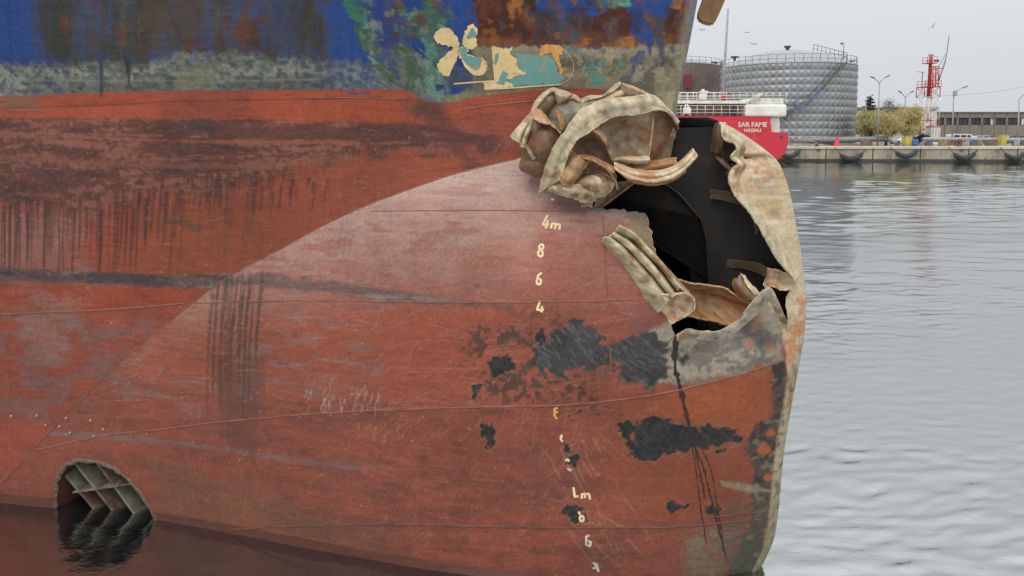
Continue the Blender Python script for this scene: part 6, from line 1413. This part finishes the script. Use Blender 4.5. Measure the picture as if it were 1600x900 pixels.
def boxy(name, px, py0, py1, wpx, d, mat, label, cat, deep=1.2, lid=None):
    z1 = upz(py0, d); w = wpx / FPX * d; x = gx(px, d); t = empty(name, (x, d, QZ)); tag(t, label, cat)
    mb = MB(); h = z1 - QZ; mb.prism([(x - w / 2 * .86, d - deep / 2, QZ + .1), (x + w / 2 * .86, d - deep / 2, QZ + .1), (x + w / 2, d - deep / 2, z1), (x - w / 2, d - deep / 2, z1)], (0, deep, 0)); bmesh.ops.bevel(mb.bm, geom=list(mb.bm.edges), offset=.04, segments=1, affect='EDGES'); mb.build("body", mat, t)
    mb = MB(); mb.box((x, d, z1 + .05), (w * 1.04, deep * 1.05, .1), None, .02); mb.build("lid", lid or mat, t)
    for u in (-.3, 0, .3): mb = MB(); mb.box((x + u * w, d - deep / 2 - .02, QZ + h * .55), (.06, .06, h * .7)); mb.build("rib", lid or mat, t)
boxy("waste_skip", 1416, 215, 224, 11, 110, M_YEL, "yellow skip beside the blue barrel on the quay", "skip")
boxy("cargo_box", 1564, 212, 219, 8, 112, M_YEL, "yellow box standing on the far pipes at right", "box")
boxy("site_kiosk", 1456, 199, 219, 15, 118, M_WHITE, "white box kiosk at the foot of the striped tower", "kiosk", 1.6, M_STEELG)
mb = MB(); mb.lathe((gx(1429, 109), 109, QZ), [(.01, 0), (.4, 0), (.42, .3), (.4, .32), (.42, .62), (.4, .9), (.01, .92)], 14); o = mb.build("barrel", M_BLUE); tag(o, "blue barrel next to the yellow skip", "barrel")
mb = MB(); xx = gx(1307, 107); mb.lathe((xx, 107, QZ), [(.55, 0), (.5, .1), (.42, .15), (.1, 1.2), (.06, 1.45), (.01, 1.46)], 10); mb.tube([(xx - .1, 107, QZ + 1.4), (xx + .8, 107, QZ + 1.45)], .06, 5); o = mb.build("hydrant_post", M_RED); tag(o, "small red cone-shaped hydrant post in front of the silver tank", "hydrant")
mb = MB(); d = 113; mb.tube([(gx(1440, d), d, upz(219, d)), (gx(1445, d), d, upz(218, d)), (gx(1800, d), d, upz(220, d))], .36, 10); o = mb.build("pipeline", M_STEELG); tag(o, "long grey pipeline running in front of the warehouse", "pipe")
mb = MB(); mb.tube([(gx(1240, 116), 116, upz(220, 116)), (gx(1384, 114), 114, upz(217, 114)), (gx(1394, 112), 112, upz(219, 112)), (gx(1402, 111), 111, upz(224, 111))], .42, 10); o = mb.build("pipeline", M_STEELG); tag(o, "thick grey pipe elbow ending below the willows", "pipe")
r_ = random.Random(8)
for k in range(14):
    d = 111 + r_.random() * 2; px = [1350, 1358, 1441, 1450, 1472, 1480, 1496, 1508, 1519, 1528, 1544, 1552, 1586, 1596][k]; x = gx(px, d); s_ = r_.uniform(.4, .8)
    mb = MB(); mb.box((x, d, QZ + s_ / 2), (s_ * 1.4, .8, s_), Matrix.Rotation(r_.uniform(-.3, .3), 3, 'Z'), .06); mb.box((x + .15, d - .1, QZ + s_ + .1), (s_ * .7, .5, .2), None, .04)
    cl = [C(120, 112, 104), C(160, 92, 84), C(170, 168, 160), C(96, 104, 120), C(150, 140, 90)][k % 5]
    nm = ["brown", "reddish", "whitish", "slate", "olive"][k % 5]; wh = ["under the willow nearest the silver tank", "second from the silver tank under the willows", "left of the white kiosk's foot", "at the white kiosk's foot", "just left of the single-arm lamp", "at the foot of the single-arm lamp", "under the white van's tail", "under the white van's middle", "just right of the white van", "left of the silver car's wheel", "under the silver car", "left of the yellow box", "left of the rightmost lamp", "at the picture's right edge"][k]
    o = mb.build("cargo_bundle", material("bundle", cl, tuple(c * .7 for c in cl), 3, rough=.8)); tag(o, f"small {nm} bundle {wh}", "bundle", "clutter along the quay")

def lamp(px, py_top, py_bot, d, arms, label, lean=0, heads=None):
    x = gx(px, d); z1 = upz(py_top, d); z0 = QZ
    t = empty("street_lamp", (x, d, z0)); tag(t, label, "street lamp", "street lamps behind the quay")
    mb = MB(); mb.tube([(x, d, z0), (x, d, z1 - .6)], [.14, .08], 8); mb.build("pole", M_STEELG, t)
    for (dx, dz) in arms:
        mb = MB(); mb.tube([(x, d, z1 - .7), (x + dx * .4, d, z1 - .5 + dz * .5), (x + dx, d, z1 - .3 + dz)], .06, 6); mb.build("arm", M_STEELG, t)
        mb = MB(); mb.box((x + dx * 1.15, d, z1 - .3 + dz * 1.12), (abs(dx) * .4 + .3, .25, .14), Matrix.Rotation(-math.atan2(dz, dx) if dx > 0 else -math.atan2(dz, dx) + math.pi, 3, 'Y'), .04); mb.build("lamp_head", M_DSTEEL, t)
lamp(1370, 122, 222, 112, [(-.9, .35), (1.0, .5)], "tall double-arm street lamp rising from the nearest willow")
lamp(1411, 146, 215, 126, [(-.8, .5), (.9, .5)], "shorter double-arm street lamp behind the willows")
lamp(1486, 138, 216, 120, [(1.5, .45)], "single-arm street lamp with a box left of the white van")
lamp(1588, 148, 216, 118, [(1.0, .6)], "rightmost street lamp with a short upward arm")
lamp(1350, 152, 215, 130, [(.8, .5)], "small street lamp beside the dark conifer")
mb = MB(); mb.box((gx(1488, 119.8), 119.8, upz(146, 120)), (.5, .4, .8), None, .06); o = mb.build("camera_box", M_STEELG); tag(o, "grey equipment box clamped high on the single-arm lamp", "box")

# ------------------------------------------------------------------ striped lattice tower
DT = 128.0; LT = empty("lattice_tower", (gx(1447, DT), DT, QZ)); tag(LT, "red and white lattice tower with a leaning aerial", "tower")
M_TWHITE = material("tower_white", C(226, 222, 220), C(206, 200, 198), 1, rough=.5)
def tower_col(pxl, pxr, bands):
    for (y0, y1, m) in bands:
        mb = MB(); hw = (pxr - pxl) / 2 / FPX * DT; cx = gx((pxl + pxr) / 2, DT); z0, z1 = upz(y0, DT), upz(y1, DT); n = max(1, int((z1 - z0) / 1.3))
        cr_ = [(-hw, -hw), (hw, -hw), (hw, hw), (-hw, hw)]
        for (u, v) in cr_: mb.tube([(cx + u, DT + v, z0), (cx + u, DT + v, z1)], .07, 5)
        for k in range(n):
            za, zb = z0 + (z1 - z0) * k / n, z0 + (z1 - z0) * (k + 1) / n
            for i in range(4):
                a, b = cr_[i], cr_[(i + 1) % 4]; mb.tube([(cx + a[0], DT + a[1], za), (cx + b[0], DT + b[1], zb)], .035, 4); mb.tube([(cx + b[0], DT + b[1], za), (cx + a[0], DT + a[1], zb)], .035, 4); mb.tube([(cx + a[0], DT + a[1], zb), (cx + b[0], DT + b[1], zb)], .035, 4)
        mb.build("lattice_section", m, LT)
tower_col(1434, 1458, [(216, 188, M_RED), (188, 152, M_TWHITE), (152, 136, M_RED)]); tower_col(1450, 1459, [(136, 104, M_RED)])
mb = MB(); cx = gx(1447, DT); mb.tube([(cx, DT, upz(190, DT)), (cx, DT, upz(152, DT))], .22, 10); mb.build("mast_tube", M_TWHITE, LT)
mb = MB(); mb.tube([(cx, DT, upz(152, DT)), (cx + .1, DT, upz(96, DT)), (cx + .15, DT, upz(88, DT))], [.3, .26, .2], 10); mb.build("mast_tube", M_RED, LT)
for yy, w in ((136, 2.6), (99, 1.6)):
    mb = MB(); mb.box((cx, DT, upz(yy, DT)), (w, w, .12)); [mb.tube([(cx + u * w / 2, DT + v * w / 2, upz(yy, DT)), (cx + u * w / 2, DT + v * w / 2, upz(yy, DT) + 1.0)], .04, 4) for u in (-1, 0, 1) for v in (-1, 1)]; [mb.tube([(cx - w / 2, DT + v * w / 2, upz(yy, DT) + h), (cx + w / 2, DT + v * w / 2, upz(yy, DT) + h)], .04, 4) for v in (-1, 1) for h in (.5, 1.0)]; mb.build("platform", M_RED, LT)
mb = MB(); mb.tube([(cx + .15, DT, upz(90, DT)), (cx + .15, DT, upz(85, DT))], .09, 6); mb.box((cx + .15, DT, upz(86, DT)), (.9, .2, .14)); mb.box((cx + 1.1, DT, upz(95, DT)), (.8, .4, .3), None, .08); mb.build("radar", M_DSTEEL, LT)
mb = MB(); P_ = lambda a, b: (gx(a, DT), DT, upz(b, DT)); mb.tube([P_(1461, 130), P_(1470, 100), P_(1473, 80), P_(1475, 56)], .06, 5); mb.tube([P_(1459, 108), P_(1471, 84)], .04, 4); mb.tube([P_(1461, 130), P_(1464, 112), P_(1472, 90)], .04, 4); mb.tube([P_(1458, 107), P_(1469, 107)], .04, 4); mb.tube([P_(1427, 112), P_(1440, 113)], .035, 4); mb.tube([P_(1436, 112), P_(1436, 140)], .07, 5); mb.build("aerial", M_DSTEEL, LT)
mb = MB(); a, b = Vector(P_(1461, 150)), Vector((gx(1760, 140), 140, upz(70, 140))); mb.tube([a.lerp(b, t) - Vector((0, 0, 4 * math.sin(math.pi * t) * .6)) for t in np.linspace(0, 1, 24)], .018, 4); o = mb.build("overhead_wire", M_DSTEEL); tag(o, "thin overhead wire sagging right from the lattice tower", "wire")

# ------------------------------------------------------------------ trees
def leaf_cloud(centers, n, leaf, droop, seed):
    r = np.random.RandomState(seed); V = []; 
    C_ = np.array([c[:3] for c in centers]); R_ = np.array([c[3:] for c in centers])
    i = r.randint(0, len(centers), n); u = r.normal(size=(n, 3)); u /= np.linalg.norm(u, axis=1, keepdims=True); p = C_[i] + u * R_[i] * (r.rand(n, 1) ** .45)
    d = r.normal(size=(n, 3)); d[:, 2] = d[:, 2] * .5 - droop; d /= np.linalg.norm(d, axis=1, keepdims=True); sd_ = np.cross(d, r.normal(size=(n, 3))); sd_ /= np.linalg.norm(sd_, axis=1, keepdims=True)
    L = leaf[0] * r.uniform(.6, 1.4, (n, 1)); w = leaf[1] * r.uniform(.6, 1.3, (n, 1))
    V = np.stack([p - sd_ * w, p + sd_ * w, p + sd_ * w * .5 + d * L, p - sd_ * w * .5 + d * L], 1).reshape(-1, 3); F = np.arange(n * 4).reshape(n, 4); return raw_mesh("crown", V, F, False)
M_WILLOW = material("willow_twigs", C(196, 184, 128), C(168, 158, 106), .9, rough=.8, color3=C(150, 140, 86), scale3=1.2, thr3=(.5, .7))
M_WILLOW2 = material("willow_twigs_green", C(184, 176, 126), C(156, 150, 102), .9, rough=.8, color3=C(140, 134, 82), scale3=1.2, thr3=(.5, .7))
M_PINE = material("conifer_needles", C(64, 74, 62), C(44, 54, 46), 1.5, rough=.9)
M_BARK = material("bark", C(84, 70, 58), C(62, 52, 44), 4, rough=.95, bump=.5)
def tree(name, px, py0, py1, wpx, d, mat, label, n, leaf, droop, seed, lobes):
    x = gx(px, d); z1 = upz(py0, d); h = z1 - QZ; hw = wpx / 2 / FPX * d; r = random.Random(seed)
    t = empty(name, (x, d, QZ)); tag(t, label, "tree", "trees behind the quay")
    cs = []
    mb = MB(); mb.tube([(x, d, QZ - .1), (x + .1, d, QZ + h * .3), (x, d, QZ + h * .55)], [.28, .2, .1], 8)
    for k in range(lobes):
        a = k * 2.4 + r.random(); rr = hw * r.uniform(.25, .62); c = (x + math.cos(a) * rr, d + math.sin(a) * rr * .8, QZ + h * r.uniform(.34, .80)); cs.append((*c, hw * r.uniform(.3, .5), hw * .45, h * r.uniform(.14, .24)))
        mb.tube([(x + .05, d, QZ + h * .28), ((x + c[0]) / 2, (d + c[1]) / 2, QZ + h * .42), c], [.11, .07, .02], 5)
    mb.build("trunk", M_BARK, t); link("crown", leaf_cloud(cs, n, leaf, droop, seed), mat, t)
tree("willow_tree", 1358, 166, 222, 52, 116, M_WILLOW2, "yellow willow standing closest to the silver tank", 8000, (.5, .02), 1.1, 1, 15)
tree("willow_tree", 1383, 161, 222, 52, 114, M_WILLOW, "bright yellow willow in the middle of the three", 8000, (.5, .02), 1.1, 2, 15)
tree("willow_tree", 1412, 161, 222, 54, 116, M_WILLOW, "broad yellow willow closest to the striped tower", 9000, (.5, .02), 1.1, 3, 16)
tree("bare_tree", 1392, 146, 215, 36, 136, M_BARK, "bare leafless tree rising behind the willows", 1500, (.7, .02), -.6, 4, 14)
x = gx(1356, 134); t = empty("conifer_tree", (x, 134, QZ)); tag(t, "dark ragged conifer beside the silver tank", "tree", "trees behind the quay")
mb = MB(); hC = upz(150, 134) - QZ; mb.tube([(x, 134, QZ), (x, 134, QZ + hC)], [.22, .04], 8); mb.build("trunk", M_BARK, t)
cs = []; r = random.Random(9)
for k in range(26):
    f = .35 + .62 * k / 25; w = (1 - f) * 2.6 + .25; a = k * 2.4; cs.append((x + math.cos(a) * w * .7, 134 + math.sin(a) * w * .7, QZ + hC * f, .5 * w + .2, .5 * w + .2, .18))
link("crown", leaf_cloud(cs, 2600, (.22, .06), .2, 5), M_PINE, t)
x = gx(1440, 118); t = empty("dark_bush", (x, 118, QZ)); tag(t, "dark bush at the foot of the striped tower", "bush")
cs = [(x + dx, 118 + dy, QZ + .7 + dz, .8, .8, .6) for dx, dy, dz in ((-.7, 0, 0), (.6, .2, .1), (0, -.2, .5), (.1, .4, .3))]
mb = MB(); mb.tube([(x, 118, QZ), (x, 118, QZ + .8)], .1, 6); mb.build("stem", M_BARK, t); link("crown", leaf_cloud(cs, 1400, (.2, .06), 0, 6), M_PINE, t)

# ------------------------------------------------------------------ gulls
def gull(px, py, d, span, bank, label):
    c = atv(px, py, d); t = Matrix.Translation(c) @ Matrix.Rotation(bank, 4, 'Y'); mb = MB()
    for sg in (-1, 1):
        w = [(0, -.06, 0), (sg * span * .22, -.08, span * .10), (sg * span * .5, .02, span * .04), (sg * span * .25, .1, span * .09), (0, .08, 0)]; mb.prism([t @ Vector(v) for v in w], (0, 0, .015))
    mb.tube([t @ Vector((-.02, -.2, 0)), t @ Vector((0, -.05, .0)), t @ Vector((0, .12, 0)), t @ Vector((0, .22, 0))], [.02, .06, .05, .01], 6)
    o = mb.build("gull", material("gull_grey", C(150, 152, 158), C(120, 122, 128), 4, rough=.8)); tag(o, label, "gull", "gulls over the harbour")
gull(1457, 42, 70, 1.0, -.8, "gull banking steeply above the striped tower"); gull(1176, 69, 90, 1.2, .1, "gull gliding above the silver tank's roof edge"); gull(1166, 51, 110, 1.0, .05, "tiny gull highest above the silver tank"); gull(1096, 47, 90, 1.1, .1, "gull close beside the damaged ship's stem")

# ------------------------------------------------------------------ anchor hanging on the far side of the bow
AN = empty("ship_anchor", tuple(at(1115, 0, 6.25))); tag(AN, "rusty tan anchor fluke peeping past the damaged ship's stem", "anchor")
M_ANCH = material("anchor_rust", C(158, 126, 84), C(124, 92, 60), 6, rough=.75, bump=.5, color3=C(104, 66, 42), scale3=5, thr3=(.52, .7))
def an(px, py, d=6.25): return tuple(at(px, py, d))
mb = MB(); mb.prism([an(1089, 22), an(1090, 30), (an(1095, 34)), an(1107, 38), an(1113, 38), an(1118, 33), an(1127, 14), an(1140, -16), an(1152, -60), an(1130, -62), an(1108, -30), an(1098, -4)], (.02, .10, 0)); bmesh.ops.bevel(mb.bm, geom=list(mb.bm.edges), offset=.012, segments=2, affect='EDGES'); mb.build("fluke", M_ANCH, AN)
mb = MB(); mb.prism([an(1130, -58, 6.45), an(1152, -62, 6.45), an(1190, -120, 6.45), an(1160, -130, 6.45)], (.02, .12, 0)); mb.build("crown", M_ANCH, AN)
mb = MB(); mb.tube([an(1150, -80, 6.4), an(1120, -200, 6.5)], .07, 8); mb.build("shank", M_ANCH, AN)
